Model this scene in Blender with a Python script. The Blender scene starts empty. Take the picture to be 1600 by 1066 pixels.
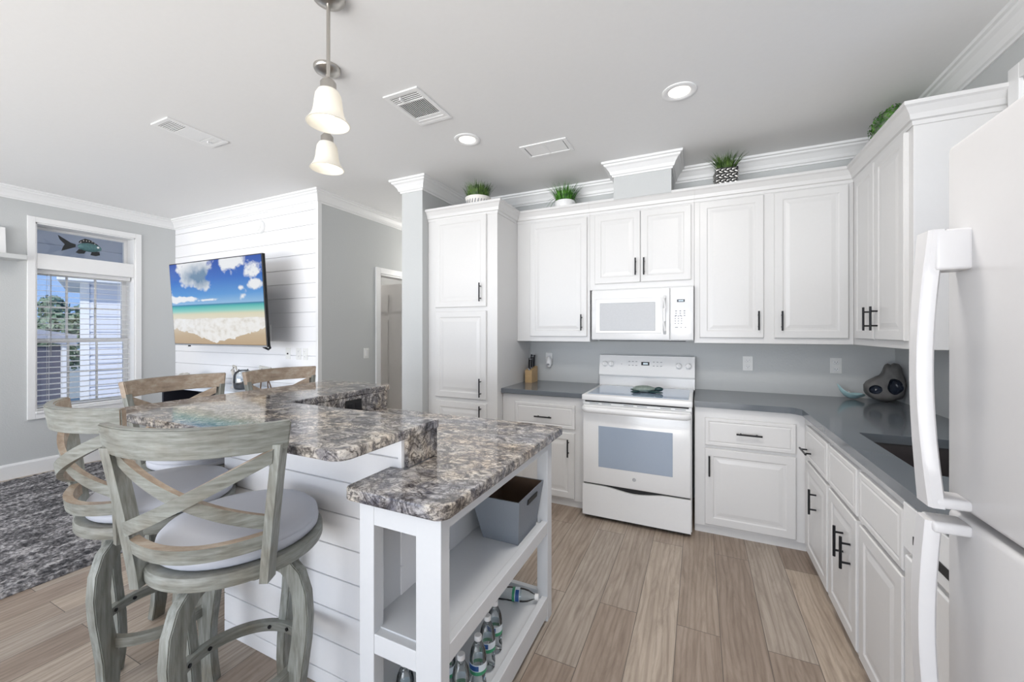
import bpy, bmesh, math, random
from mathutils import Vector, Matrix
random.seed(7)
C = bpy.context.scene.collection
PI = math.pi
# ------------------------------------------------------------------ camera, world, light, exposure
H = 1.42
ZC = 2.812
cam_d = bpy.data.cameras.new('camera'); cam = bpy.data.objects.new('camera', cam_d); C.objects.link(cam)
cam_d.sensor_width = 36; cam_d.lens = 624/1600*36; cam_d.shift_y = -15/1600
cam_d.clip_start = 0.05; cam_d.clip_end = 200
cam.location = (0, 0, H); cam.rotation_euler = (PI/2, 0, math.radians(25.1))
bpy.context.scene.camera = cam
sc = bpy.context.scene
sc.view_settings.view_transform = 'Standard'; sc.view_settings.look = 'None'
sc.view_settings.gamma = 1; sc.view_settings.use_curve_mapping = False
sc.view_settings.exposure = 0.6
world = bpy.data.worlds.new('sky'); sc.world = world; world.use_nodes = True
wn = world.node_tree.nodes; wl = world.node_tree.links
for n in list(wn): wn.remove(n)
w_out = wn.new('ShaderNodeOutputWorld'); w_bg = wn.new('ShaderNodeBackground'); w_bg.inputs[1].default_value = 0.9
w_tc = wn.new('ShaderNodeTexCoord'); w_sep = wn.new('ShaderNodeSeparateXYZ'); w_r = wn.new('ShaderNodeValToRGB')
w_ns = wn.new('ShaderNodeTexNoise'); w_ns.inputs['Scale'].default_value = 3.0; w_ns.inputs['Detail'].default_value = 6
w_cr = wn.new('ShaderNodeValToRGB'); w_mx = wn.new('ShaderNodeMixRGB')
w_r.color_ramp.elements[0].position = 0.0; w_r.color_ramp.elements[0].color = (0.27, 0.42, 0.70, 1)
w_r.color_ramp.elements[1].position = 0.7; w_r.color_ramp.elements[1].color = (0.20, 0.36, 0.68, 1)
w_cr.color_ramp.elements[0].position = 0.58; w_cr.color_ramp.elements[1].position = 0.78
w_mx.inputs[2].default_value = (0.95, 0.97, 1, 1)
wl.new(w_tc.outputs['Generated'], w_sep.inputs[0]); wl.new(w_sep.outputs[2], w_r.inputs[0])
wl.new(w_tc.outputs['Generated'], w_ns.inputs['Vector']); wl.new(w_ns.outputs['Fac'], w_cr.inputs[0])
wl.new(w_cr.outputs['Color'], w_mx.inputs[0]); wl.new(w_r.outputs[0], w_mx.inputs[1])
wl.new(w_mx.outputs[0], w_bg.inputs[0]); wl.new(w_bg.outputs[0], w_out.inputs[0])

sun_d = bpy.data.lights.new('sun', 'SUN'); sun_d.energy = 1.8; sun_d.angle = 0.01; sun_d.color = (1, .97, .93)
sun = bpy.data.objects.new('sun', sun_d); C.objects.link(sun); sun.rotation_euler = Vector((-.55, .5, -.67)).to_track_quat('-Z', 'Y').to_euler()
def area(name, loc, rot, sx, sy, power, col):
    d = bpy.data.lights.new(name, 'AREA'); d.shape = 'RECTANGLE'; d.size = sx; d.size_y = sy
    d.energy = power; d.color = col
    o = bpy.data.objects.new(name, d); C.objects.link(o); o.location = loc; o.rotation_euler = rot
    return o
# added area light standing in for daylight from the open side behind the camera
area('daylight_rear_fill', (-2.6, -13.0, 1.35), (PI/2, 0, 0), 13.0, 2.7, 620, (0.93, 0.965, 1.0))
# unseen upward area light added outside the open side to brighten the ceiling
area('ceiling_bounce_fill', (-2.6, -6.6, -0.2), (PI, 0, 0), 12.0, 6.4, 1500, (1.0, 0.98, 0.95))

# fill lights added at ceiling height out of view, with no fixtures
for lx, ly, le in ((-0.05, 1.5, 14), (-3.9, -0.2, 5), (-4.6, 1.6, 5)): area('ceiling_fill', (lx, ly, 2.79), (0, 0, 0), 0.35, 0.35, le, (1.0, 0.96, 0.91))

# ------------------------------------------------------------------ helpers
class MB:
    def __init__(s): s.bm = bmesh.new()
    def _add(s, t, mi):
        for f in t.faces: f.material_index = mi
        me = bpy.data.meshes.new('t'); t.to_mesh(me); t.free(); s.bm.from_mesh(me); bpy.data.meshes.remove(me)
    def box(s, x0, x1, y0, y1, z0, z1, bev=0, mi=0, seg=2, mat=None):
        t = bmesh.new(); bmesh.ops.create_cube(t, size=1)
        M = Matrix.Translation(((x0+x1)/2, (y0+y1)/2, (z0+z1)/2)) @ Matrix.Diagonal((abs(x1-x0), abs(y1-y0), abs(z1-z0), 1))
        bmesh.ops.transform(t, matrix=M, verts=t.verts)
        if bev: bmesh.ops.bevel(t, geom=t.edges[:], offset=bev, segments=seg, affect='EDGES', profile=0.5)
        if mat is not None: bmesh.ops.transform(t, matrix=mat, verts=t.verts)
        s._add(t, mi); return s
    def prism(s, pts, z0, z1, bev=0, mi=0, mat=None, seg=2):
        t = bmesh.new()
        a = [t.verts.new((x, y, z0)) for x, y in pts]; b = [t.verts.new((x, y, z1)) for x, y in pts]
        n = len(pts); t.faces.new(a[::-1]); t.faces.new(b)
        for i in range(n): t.faces.new((a[i], a[(i+1) % n], b[(i+1) % n], b[i]))
        bmesh.ops.recalc_face_normals(t, faces=t.faces[:])
        if bev:
            es = [e for e in t.edges if abs(e.verts[0].co.z-e.verts[1].co.z) < 1e-6]
            bmesh.ops.bevel(t, geom=es, offset=bev, segments=seg, affect='EDGES', profile=0.5)
        if mat is not None: bmesh.ops.transform(t, matrix=mat, verts=t.verts)
        s._add(t, mi); return s
    def lathe(s, prof, cx=0, cy=0, cz=0, n=32, mi=0, mat=None):
        t = bmesh.new(); rings = []
        for r, z in prof:
            if r < 1e-5: rings.append([t.verts.new((0, 0, z))])
            else: rings.append([t.verts.new((r*math.cos(2*PI*i/n), r*math.sin(2*PI*i/n), z)) for i in range(n)])
        for a, b in zip(rings, rings[1:]):
            for i in range(n):
                j = (i+1) % n
                if len(a) == 1 and len(b) == 1: continue
                if len(a) == 1: t.faces.new((a[0], b[j], b[i]))
                elif len(b) == 1: t.faces.new((a[i], a[j], b[0]))
                else: t.faces.new((a[i], a[j], b[j], b[i]))
        M = Matrix.Translation((cx, cy, cz))
        if mat is not None: M = M @ mat
        bmesh.ops.transform(t, matrix=M, verts=t.verts)
        bmesh.ops.recalc_face_normals(t, faces=t.faces[:])
        s._add(t, mi); return s
    def tube(s, pts, rad, n=10, mi=0, closed=False, sx=1.0, sy=1.0, up=(0, 0, 1)):
        t = bmesh.new(); P = [Vector(p) for p in pts]; N = len(P); rings = []
        for i in range(N):
            if closed: d = P[(i+1) % N]-P[i-1]
            else: d = P[min(i+1, N-1)]-P[max(i-1, 0)]
            d.normalize(); u = Vector(up)
            if abs(d.dot(u)) > 0.97: u = Vector((1, 0, 0))
            a = d.cross(u).normalized(); b = a.cross(d).normalized()
            r = rad[i] if isinstance(rad, (list, tuple)) else rad
            rings.append([t.verts.new(P[i]+a*(r*sx*math.cos(2*PI*k/n+PI/n))+b*(r*sy*math.sin(2*PI*k/n+PI/n))) for k in range(n)])
        for i in range(N if closed else N-1):
            A, B = rings[i], rings[(i+1) % N]
            for k in range(n): t.faces.new((A[k], A[(k+1) % n], B[(k+1) % n], B[k]))
        if not closed: t.faces.new(rings[0][::-1]); t.faces.new(rings[-1])
        bmesh.ops.recalc_face_normals(t, faces=t.faces[:])
        s._add(t, mi); return s
    def cyl(s, p, q, r, n=14, mi=0): return s.tube([p, q], r, n, mi)
    def loft(s, rings, mi=0, cap=True, closed=True):
        t = bmesh.new(); R = [[t.verts.new(p) for p in r] for r in rings]
        n = len(R[0])
        for a, b in zip(R, R[1:]):
            for i in range(n if closed else n-1): t.faces.new((a[i], a[(i+1) % n], b[(i+1) % n], b[i]))
        if cap: t.faces.new(R[0][::-1]); t.faces.new(R[-1])
        bmesh.ops.recalc_face_normals(t, faces=t.faces[:])
        s._add(t, mi); return s
    def ell(s, c, r, mi=0, sub=3, fn=None, mat=None):
        t = bmesh.new(); bmesh.ops.create_icosphere(t, subdivisions=sub, radius=1)
        for v in t.verts:
            k = fn(v.co) if fn else 1
            v.co = Vector((v.co.x*r[0]*k, v.co.y*r[1]*k, v.co.z*r[2]*k))
        if mat is not None: bmesh.ops.transform(t, matrix=mat, verts=t.verts)
        bmesh.ops.translate(t, vec=c, verts=t.verts)
        s._add(t, mi); return s
    def quad(s, pts, mi=0):
        f = s.bm.faces.new([s.bm.verts.new(p) for p in pts]); f.material_index = mi; return s
    def xf(s, M): bmesh.ops.transform(s.bm, matrix=M, verts=s.bm.verts); return s
    def build(s, name, mats, parent=None, smooth=False, angle=40):
        me = bpy.data.meshes.new(name); s.bm.to_mesh(me); s.bm.free()
        for m in (mats if isinstance(mats, (list, tuple)) else [mats]): me.materials.append(m)
        if smooth:
            me.polygons.foreach_set('use_smooth', [True]*len(me.polygons))
            me.set_sharp_from_angle(angle=math.radians(angle))
        o = bpy.data.objects.new(name, me); C.objects.link(o)
        if parent: o.parent = parent
        return o
def tag(o, label, cat, group=None, kind=None):
    o['label'] = label; o['category'] = cat
    if group: o['group'] = group
    if kind: o['kind'] = kind
    return o
def empty(name, label, cat, loc=(0, 0, 0), rz=0, group=None):
    o = bpy.data.objects.new(name, None); C.objects.link(o); o.location = loc; o.rotation_euler = (0, 0, rz)
    o.empty_display_size = 0.05
    return tag(o, label, cat, group)
def struct(o, label=None):
    o['kind'] = 'structure'
    if label: o['label'] = label
    return o
def dup(o, parent=None):
    c = o.copy(); C.objects.link(c)
    if parent: c.parent = parent
    for ch in list(o.children): dup(ch, c)
    return c
def sweep(mb, path, prof, mi=0):
    """profile (out, z) swept along a plan polyline with mitred corners; out is to the right of travel"""
    n = len(path); nr = []
    for i in range(n-1):
        d = Vector((path[i+1][0]-path[i][0], path[i+1][1]-path[i][1])).normalized(); nr.append(Vector((d.y, -d.x)))
    rings = []
    for i in range(n):
        if i == 0: m = nr[0]
        elif i == n-1: m = nr[-1]
        else:
            m = nr[i-1]+nr[i]; m = m/m.dot(nr[i])
        rings.append([(path[i][0]+m.x*o, path[i][1]+m.y*o, z) for o, z in prof])
    return mb.loft(rings, mi)

# ------------------------------------------------------------------ materials
def mat(name):
    m = bpy.data.materials.new(name); m.use_nodes = True
    return m, m.node_tree.nodes, m.node_tree.links, m.node_tree.nodes['Principled BSDF']
def L(c):
    return tuple(((v/255+0.055)/1.055)**2.4 if v/255 > 0.04045 else v/255/12.92 for v in c)+(1,)
def plain(name, rgb, rough=0.5, metal=0, bump=0, bscale=60, coat=0, var=0.0, spec=None):
    m, N, K, b = mat(name); c = L(rgb)
    b.inputs['Base Color'].default_value = c; b.inputs['Roughness'].default_value = rough; b.inputs['Metallic'].default_value = metal
    if coat: b.inputs['Coat Weight'].default_value = coat; b.inputs['Coat Roughness'].default_value = 0.08
    if spec is not None: b.inputs['Specular IOR Level'].default_value = spec
    tc = N.new('ShaderNodeTexCoord'); ns = N.new('ShaderNodeTexNoise'); ns.inputs['Scale'].default_value = bscale
    ns.inputs['Detail'].default_value = 4; K.new(tc.outputs['Object'], ns.inputs['Vector'])
    mx = N.new('ShaderNodeMixRGB'); mx.blend_type = 'MULTIPLY'; mx.inputs[0].default_value = var if var else 0.03
    mx.inputs[1].default_value = c; K.new(ns.outputs['Fac'], mx.inputs[2]); K.new(mx.outputs[0], b.inputs['Base Color'])
    if bump:
        bp = N.new('ShaderNodeBump'); bp.inputs['Strength'].default_value = bump; bp.inputs['Distance'].default_value = 0.004
        K.new(ns.outputs['Fac'], bp.inputs['Height']); K.new(bp.outputs[0], b.inputs['Normal'])
    return m
def ramp(N, stops):
    r = N.new('ShaderNodeValToRGB'); e = r.color_ramp.elements
    while len(e) < len(stops): e.new(0.5)
    for i, (p, c) in enumerate(stops): e[i].position = p; e[i].color = L(c)
    return r
M = {}
M['wall'] = plain('wall_paint_gray', (198, 200, 200), 0.75, bump=0.25, bscale=90)
M['ceiling'] = plain('ceiling_paint', (235, 235, 235), 0.85, bump=0.12, bscale=38)
M['trim'] = plain('trim_paint_white', (236, 236, 236), 0.4)
M['cab'] = plain('cabinet_paint_white', (219, 218, 217), 0.32)
M['ship'] = plain('shiplap_paint_white', (242, 242, 244), 0.38)
M['shelfw'] = plain('shelf_paint_white', (208, 210, 213), 0.4)
M['black'] = plain('black_metal', (28, 28, 32), 0.35, metal=0.4)
M['appl'] = plain('appliance_white', (230, 230, 230), 0.18, coat=0.3)
M['fridge'] = plain('fridge_white', (207, 206, 207), 0.3)
M['plastic'] = plain('white_plastic', (240, 240, 240), 0.35)
M['offwhite'] = plain('switch_plate', (232, 232, 230), 0.4)
M['dark'] = plain('dark_gap', (22, 22, 24), 0.6)
M['grayline'] = plain('gray_print', (150, 152, 156), 0.5)
M['quartz'] = plain('gray_quartz', (104, 110, 116), 0.12, bscale=300, var=0.12)
M['sink'] = plain('dark_composite', (62, 58, 60), 0.3)
M['nickel'] = plain('brushed_nickel', (190, 186, 180), 0.28, metal=1.0)
M['chrome'] = plain('chrome', (215, 215, 218), 0.1, metal=1.0)
M['cushion'] = plain('gray_vinyl', (186, 189, 198), 0.4, bump=0.08, bscale=220)
M['bin'] = plain('bin_fabric_gray', (126, 132, 140), 0.6, bump=0.3, bscale=160)
M['binin'] = plain('bin_inside_brown', (92, 72, 56), 0.7)
M['doorp'] = plain('door_paint', (226, 224, 222), 0.45)
M['knifewood'] = plain('knife_block_wood', (196, 164, 120), 0.5, var=0.2, bscale=25)
M['steel'] = plain('steel', (200, 202, 205), 0.2, metal=1.0)
M['pot'] = plain('white_ceramic', (232, 228, 222), 0.5, bump=0.5, bscale=60)
M['silver'] = plain('silver_weave', (190, 188, 184), 0.3, metal=0.8)
M['gray_ext'] = plain('gray_siding', (200, 200, 206), 0.7)
M['white_ext'] = plain('white_siding', (226, 228, 236), 0.6)
M['dark_ext'] = plain('dark_screen', (92, 92, 104), 0.7)
M['roof_ext'] = plain('gray_shingles', (176, 178, 188), 0.8, bump=0.4, bscale=30, var=0.15)
M['lawn'] = plain('outside_ground', (176, 176, 166), 0.9, var=0.3, bscale=5)
M['consolew'] = plain('console_top', (208, 216, 228), 0.2)
M['consoled'] = plain('console_dark', (38, 38, 46), 0.5)
M['paper'] = plain('paper', (214, 222, 236), 0.6)
M['shell'] = plain('sea_shell', (206, 202, 196), 0.5, var=0.4, bscale=30)
M['signw'] = plain('sign_board', (196, 196, 192), 0.7, var=0.3, bscale=50)
M['tvb'] = plain('tv_plastic', (24, 24, 26), 0.35)
M['fish_teal'] = plain('fish_teal', (96, 136, 140), 0.35, var=0.6, bscale=70, metal=0.3)
M['fish_black'] = plain('fish_black', (22, 26, 28), 0.4)
M['turtle'] = plain('turtle_shell', (150, 164, 156), 0.5, var=0.6, bscale=60)
M['turtle_d'] = plain('turtle_dark', (34, 62, 62), 0.4)
M['granite_o'] = M['black']

def leafmat(name, a, b):
    m, N, K, p = mat(name); tc = N.new('ShaderNodeTexCoord'); ns = N.new('ShaderNodeTexNoise'); ns.inputs['Scale'].default_value = 25
    r = ramp(N, [(0.35, a), (0.65, b)]); K.new(tc.outputs['Object'], ns.inputs['Vector']); K.new(ns.outputs['Fac'], r.inputs[0])
    K.new(r.outputs[0], p.inputs['Base Color']); p.inputs['Roughness'].default_value = 0.5
    return m
M['grass'] = leafmat('grass_blades', (40, 70, 22), (98, 128, 58))
M['fern'] = leafmat('bright_blades', (34, 84, 20), (88, 150, 44))
M['box'] = leafmat('boxwood_leaves', (38, 84, 22), (92, 146, 52))
M['tree'] = leafmat('tree_leaves', (84, 104, 80), (142, 158, 128))

def granite():
    m, N, K, p = mat('granite'); tc = N.new('ShaderNodeTexCoord'); mp = N.new('ShaderNodeMapping')
    mp.inputs['Rotation'].default_value = (0.3, 0.2, 0.6); mp.inputs['Scale'].default_value = (1.0, 1.35, 1.2)
    K.new(tc.outputs['Object'], mp.inputs[0])
    def noise(sc, det, ro, di):
        n = N.new('ShaderNodeTexNoise'); n.inputs['Scale'].default_value = sc; n.inputs['Detail'].default_value = det; n.inputs['Roughness'].default_value = ro; n.inputs['Distortion'].default_value = di
        K.new(mp.outputs[0], n.inputs['Vector']); return n.outputs['Fac']
    def mul(c1, c2, f):
        x = N.new('ShaderNodeMixRGB'); x.blend_type = 'MULTIPLY'; x.inputs[0].default_value = f; K.new(c1, x.inputs[1]); K.new(c2, x.inputs[2]); return x.outputs[0]
    def rmp(fac, stops): r = ramp(N, stops); K.new(fac, r.inputs[0]); return r.outputs[0]
    base = rmp(noise(13, 8, .62, 1.2), [(0.28, (104, 102, 108)), (0.42, (158, 155, 156)), (0.52, (202, 197, 190)), (0.62, (232, 226, 216)), (0.75, (190, 185, 182))])
    tone = rmp(noise(3.2, 4, .5, .8), [(0.36, (186, 190, 204)), (0.52, (226, 223, 220)), (0.70, (234, 218, 200))])
    # dark mineral veins winding between the pale patches
    a = N.new('ShaderNodeMath'); a.operation = 'SUBTRACT'; a.inputs[1].default_value = .5; K.new(noise(9, 7, .66, 2.6), a.inputs[0])
    b = N.new('ShaderNodeMath'); b.operation = 'ABSOLUTE'; K.new(a.outputs[0], b.inputs[0])
    vein = rmp(b.outputs[0], [(0.0, (62, 62, 70)), (0.016, (110, 108, 114)), (0.048, (255, 255, 255))])
    blot = rmp(noise(8, 8, .7, 1.6), [(0.36, (62, 62, 68)), (0.44, (172, 168, 168)), (0.51, (255, 255, 255))])
    fleck = rmp(noise(95, 3, .6, 0), [(0.36, (110, 108, 112)), (0.47, (255, 255, 255))])
    c = mul(mul(mul(mul(base, tone, .85), vein, .75), blot, .8), fleck, .5)
    K.new(c, p.inputs['Base Color']); p.inputs['Roughness'].default_value = 0.08
    return m
M['granite'] = granite()

def planks():
    m, N, K, p = mat('vinyl_planks'); tc = N.new('ShaderNodeTexCoord'); mp = N.new('ShaderNodeMapping')
    mp.inputs['Rotation'].default_value = (0, 0, -PI/2); mp.inputs['Location'].default_value = (0.35, 0.277, 0)
    K.new(tc.outputs['Object'], mp.inputs[0])
    br = N.new('ShaderNodeTexBrick'); br.offset = 0.37; br.offset_frequency = 2
    br.inputs['Scale'].default_value = 1; br.inputs['Brick Width'].default_value = 1.22; br.inputs['Row Height'].default_value = 0.187
    br.inputs['Mortar Size'].default_value = 0.0016; br.inputs['Mortar Smooth'].default_value = 0.3; br.inputs['Bias'].default_value = 0
    br.inputs['Color1'].default_value = (0, 0, 0, 1); br.inputs['Color2'].default_value = (1, 1, 1, 1); br.inputs['Mortar'].default_value = (0.5, 0.5, 0.5, 1)
    K.new(mp.outputs[0], br.inputs['Vector'])
    base = ramp(N, [(0.0, (164, 148, 135)), (0.35, (178, 163, 149)), (0.7, (182, 171, 160)), (1.0, (202, 187, 171))]); K.new(br.outputs['Color'], base.inputs[0])
    # grain, shifted per plank
    cx = N.new('ShaderNodeCombineXYZ'); mul = N.new('ShaderNodeMath'); mul.operation = 'MULTIPLY'; mul.inputs[1].default_value = 37
    K.new(br.outputs['Color'], mul.inputs[0]); K.new(mul.outputs[0], cx.inputs[0]); K.new(mul.outputs[0], cx.inputs[2])
    ad = N.new('ShaderNodeVectorMath'); ad.operation = 'ADD'; K.new(mp.outputs[0], ad.inputs[0]); K.new(cx.outputs[0], ad.inputs[1])
    m2 = N.new('ShaderNodeMapping'); m2.inputs['Scale'].default_value = (1.3, 11, 1); K.new(ad.outputs[0], m2.inputs[0])
    ns = N.new('ShaderNodeTexNoise'); ns.inputs['Scale'].default_value = 1.6; ns.inputs['Detail'].default_value = 8; ns.inputs['Roughness'].default_value = 0.7; ns.inputs['Distortion'].default_value = 1.4
    K.new(m2.outputs[0], ns.inputs['Vector'])
    gr = ramp(N, [(0.28, (176, 168, 162)), (0.5, (222, 218, 214)), (0.72, (255, 255, 255))]); K.new(ns.outputs['Fac'], gr.inputs[0])
    wv = N.new('ShaderNodeTexWave'); wv.bands_direction = 'Y'; wv.inputs['Scale'].default_value = 5; wv.inputs['Distortion'].default_value = 14; wv.inputs['Detail'].default_value = 3; wv.inputs['Detail Scale'].default_value = 0.6
    m3 = N.new('ShaderNodeMapping'); m3.inputs['Scale'].default_value = (0.3, 2.2, 1); K.new(ad.outputs[0], m3.inputs[0]); K.new(m3.outputs[0], wv.inputs['Vector'])
    wr = ramp(N, [(0.0, (196, 190, 184)), (0.5, (255, 255, 255))]); K.new(wv.outputs['Fac'], wr.inputs[0])
    a = N.new('ShaderNodeMixRGB'); a.blend_type = 'MULTIPLY'; a.inputs[0].default_value = 0.85; K.new(base.outputs[0], a.inputs[1]); K.new(gr.outputs[0], a.inputs[2])
    b = N.new('ShaderNodeMixRGB'); b.blend_type = 'MULTIPLY'; b.inputs[0].default_value = 0.38; K.new(a.outputs[0], b.inputs[1]); K.new(wr.outputs[0], b.inputs[2])
    c = N.new('ShaderNodeMixRGB'); c.inputs[2].default_value = L((84, 76, 70)); K.new(br.outputs['Fac'], c.inputs[0]); K.new(b.outputs[0], c.inputs[1])
    K.new(c.outputs[0], p.inputs['Base Color']); p.inputs['Roughness'].default_value = 0.42
    bp = N.new('ShaderNodeBump'); bp.inputs['Strength'].default_value = 0.15; bp.inputs['Distance'].default_value = 0.002; K.new(ns.outputs['Fac'], bp.inputs['Height']); K.new(bp.outputs[0], p.inputs['Normal'])
    return m
M['floor'] = planks()

def rugmat():
    m, N, K, p = mat('shag_rug'); tc = N.new('ShaderNodeTexCoord'); mp = N.new('ShaderNodeMapping'); mp.inputs['Scale'].default_value = (5, 1.5, 1)
    K.new(tc.outputs['Object'], mp.inputs[0])
    n1 = N.new('ShaderNodeTexNoise'); n1.inputs['Scale'].default_value = 2.2; n1.inputs['Detail'].default_value = 8; n1.inputs['Roughness'].default_value = 0.75; K.new(mp.outputs[0], n1.inputs['Vector'])
    n2 = N.new('ShaderNodeTexNoise'); n2.inputs['Scale'].default_value = 45; n2.inputs['Detail'].default_value = 3; K.new(tc.outputs['Object'], n2.inputs['Vector'])
    ad = N.new('ShaderNodeMath'); ad.operation = 'MULTIPLY_ADD'; ad.inputs[1].default_value = 0.6; K.new(n2.outputs['Fac'], ad.inputs[0])
    sb = N.new('ShaderNodeMath'); sb.operation = 'SUBTRACT'; sb.inputs[1].default_value = 0.30; K.new(n1.outputs['Fac'], sb.inputs[0]); K.new(sb.outputs[0], ad.inputs[2])
    r = ramp(N, [(0.36, (52, 52, 56)), (0.5, (108, 107, 110)), (0.64, (182, 180, 182))]); K.new(ad.outputs[0], r.inputs[0]); K.new(r.outputs[0], p.inputs['Base Color'])
    p.inputs['Roughness'].default_value = 0.95
    bp = N.new('ShaderNodeBump'); bp.inputs['Strength'].default_value = 1; bp.inputs['Distance'].default_value = 0.02; K.new(n2.outputs['Fac'], bp.inputs['Height']); K.new(bp.outputs[0], p.inputs['Normal'])
    return m
M['rug'] = rugmat()

def stoolwood(name, sc):
    """weathered grey stain with streaks along the grain"""
    m, N, K, p = mat(name); tc = N.new('ShaderNodeTexCoord'); mp = N.new('ShaderNodeMapping'); mp.inputs['Scale'].default_value = sc
    K.new(tc.outputs['Object'], mp.inputs[0])
    n1 = N.new('ShaderNodeTexNoise'); n1.inputs['Scale'].default_value = 6; n1.inputs['Detail'].default_value = 6; n1.inputs['Roughness'].default_value = 0.6; n1.inputs['Distortion'].default_value = 0.3; K.new(mp.outputs[0], n1.inputs['Vector'])
    n2 = N.new('ShaderNodeTexNoise'); n2.inputs['Scale'].default_value = 7; n2.inputs['Detail'].default_value = 3; K.new(tc.outputs['Object'], n2.inputs['Vector'])
    r = ramp(N, [(0.25, (96, 96, 89)), (0.5, (129, 131, 125)), (0.75, (152, 156, 151))]); K.new(n1.outputs['Fac'], r.inputs[0])
    r2 = ramp(N, [(0.48, (255, 255, 255)), (0.75, (226, 210, 192))]); K.new(n2.outputs['Fac'], r2.inputs[0])
    mx = N.new('ShaderNodeMixRGB'); mx.blend_type = 'MULTIPLY'; mx.inputs[0].default_value = 0.8; K.new(r.outputs[0], mx.inputs[1]); K.new(r2.outputs[0], mx.inputs[2])
    K.new(mx.outputs[0], p.inputs['Base Color']); p.inputs['Roughness'].default_value = 0.45
    return m
M['wood'] = stoolwood('weathered_wood', (2, 2, 16)); M['wood_v'] = stoolwood('weathered_wood_upright', (14, 14, 1.4))
def brownwood():
    m, N, K, p = mat('rubbed_brown_wood'); tc = N.new('ShaderNodeTexCoord'); mp = N.new('ShaderNodeMapping'); mp.inputs['Scale'].default_value = (3, 9, 9)
    K.new(tc.outputs['Object'], mp.inputs[0])
    n1 = N.new('ShaderNodeTexNoise'); n1.inputs['Scale'].default_value = 4; n1.inputs['Detail'].default_value = 7; n1.inputs['Roughness'].default_value = 0.7; K.new(mp.outputs[0], n1.inputs['Vector'])
    r = ramp(N, [(0.3, (134, 118, 104)), (0.5, (164, 146, 128)), (0.7, (184, 174, 160))]); K.new(n1.outputs['Fac'], r.inputs[0]); K.new(r.outputs[0], p.inputs['Base Color']); p.inputs['Roughness'].default_value = 0.5
    return m
M['wood_in'] = brownwood()

def glass(name, tint=(1, 1, 1), gloss=0.1, rough=0.02):
    m = bpy.data.materials.new(name); m.use_nodes = True; N = m.node_tree.nodes; K = m.node_tree.links
    for n in list(N): N.remove(n)
    o = N.new('ShaderNodeOutputMaterial'); t = N.new('ShaderNodeBsdfTransparent'); g = N.new('ShaderNodeBsdfGlossy'); x = N.new('ShaderNodeMixShader'); fr = N.new('ShaderNodeFresnel')
    t.inputs[0].default_value = (*tint, 1); g.inputs['Roughness'].default_value = rough; fr.inputs[0].default_value = 1.3
    ad = N.new('ShaderNodeMath'); ad.inputs[1].default_value = gloss; K.new(fr.outputs[0], ad.inputs[0])
    K.new(ad.outputs[0], x.inputs[0]); K.new(t.outputs[0], x.inputs[1]); K.new(g.outputs[0], x.inputs[2]); K.new(x.outputs[0], o.inputs[0])
    return m
M['pane'] = glass('window_pane', (0.97, 0.98, 1.0), 0.02)
M['bottle'] = glass('clear_bottle', (0.93, 0.955, 0.96), 0.05, 0.05)
M['jar'] = glass('jar_glass', (0.82, 0.86, 0.88), 0.12)
def emis(name, rgb, s):
    m, N, K, p = mat(name); p.inputs['Emission Color'].default_value = L(rgb); p.inputs['Emission Strength'].default_value = s; p.inputs['Base Color'].default_value = L(rgb); return m
M['bulb'] = emis('lit_bulb', (255, 246, 228), 1.3)
M['can'] = emis('lit_downlight', (255, 248, 238), 1.2)
def shade():
    m, N, K, p = mat('frosted_shade'); p.inputs['Base Color'].default_value = L((240, 238, 232)); p.inputs['Roughness'].default_value = 0.35
    p.inputs['Transmission Weight'].default_value = 0.0; p.inputs['Subsurface Weight'].default_value = 0.0
    o = N['Material Output']; t = N.new('ShaderNodeBsdfTranslucent'); t.inputs[0].default_value = L((250, 246, 236)); x = N.new('ShaderNodeMixShader'); x.inputs[0].default_value = 0.3
    K.new(p.outputs[0], x.inputs[1]); K.new(t.outputs[0], x.inputs[2]); K.new(x.outputs[0], o.inputs[0]); return m
M['shade'] = shade()
def rangeglass(name, rgb, rough):
    return plain(name, rgb, rough, coat=0.6)
M['hob'] = rangeglass('hob_glass', (150, 168, 190), 0.05)
M['ovenwin'] = rangeglass('oven_window', (158, 170, 186), 0.12)
M['mwwin'] = plain('microwave_window', (186, 187, 189), 0.3, var=0.1)
M['lcd'] = plain('display_black', (34, 36, 42), 0.15)
M['lcdtxt'] = emis('display_digits', (190, 206, 214), 0.7)
# ------------------------------------------------------------------ the setting
XL, XR, YB, YT, XH = -6.0, 1.27, 3.75, 2.78, -3.42
YP, XP0, XP1 = 2.935, -2.507, -2.272
struct(MB().box(-6.2, 1.45, -3.2, 5.4, -0.1, 0).build('floor', M['floor']))
struct(MB().box(-6.2, 1.45, -3.2, 5.4, ZC, ZC+0.1).build('ceiling', M['ceiling']))
# left wall with the tall window opening
WY0, WY1, WZ0, WZ1 = 1.59, 2.37, 0.60, 2.51
w = MB(); T = 0.22
w.box(XL-T, XL, -3.2, WY0, 0, ZC); w.box(XL-T, XL, WY1, 3.0, 0, ZC); w.box(XL-T, XL, WY0, WY1, 0, WZ0); w.box(XL-T, XL, WY0, WY1, WZ1, ZC)
struct(w.build('wall_left', M['wall']))
# television wall clad in shiplap boards
w = MB(); w.box(XL, XH-0.012, YT+0.004, YT+0.12, 0, ZC)
z = 0.0
while z < ZC:
    w.box(XL, XH-0.03, YT-0.012, YT+0.006, z+0.0035, min(z+0.146, ZC), bev=0.0015, seg=1); z += 0.1465
struct(w.build('wall_television', M['ship']))
struct(MB().box(XH-0.03, XH+0.004, YT-0.016, YT+0.03, 0.0, ZC, bev=0.002).build('trim_1', M['trim']))
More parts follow.
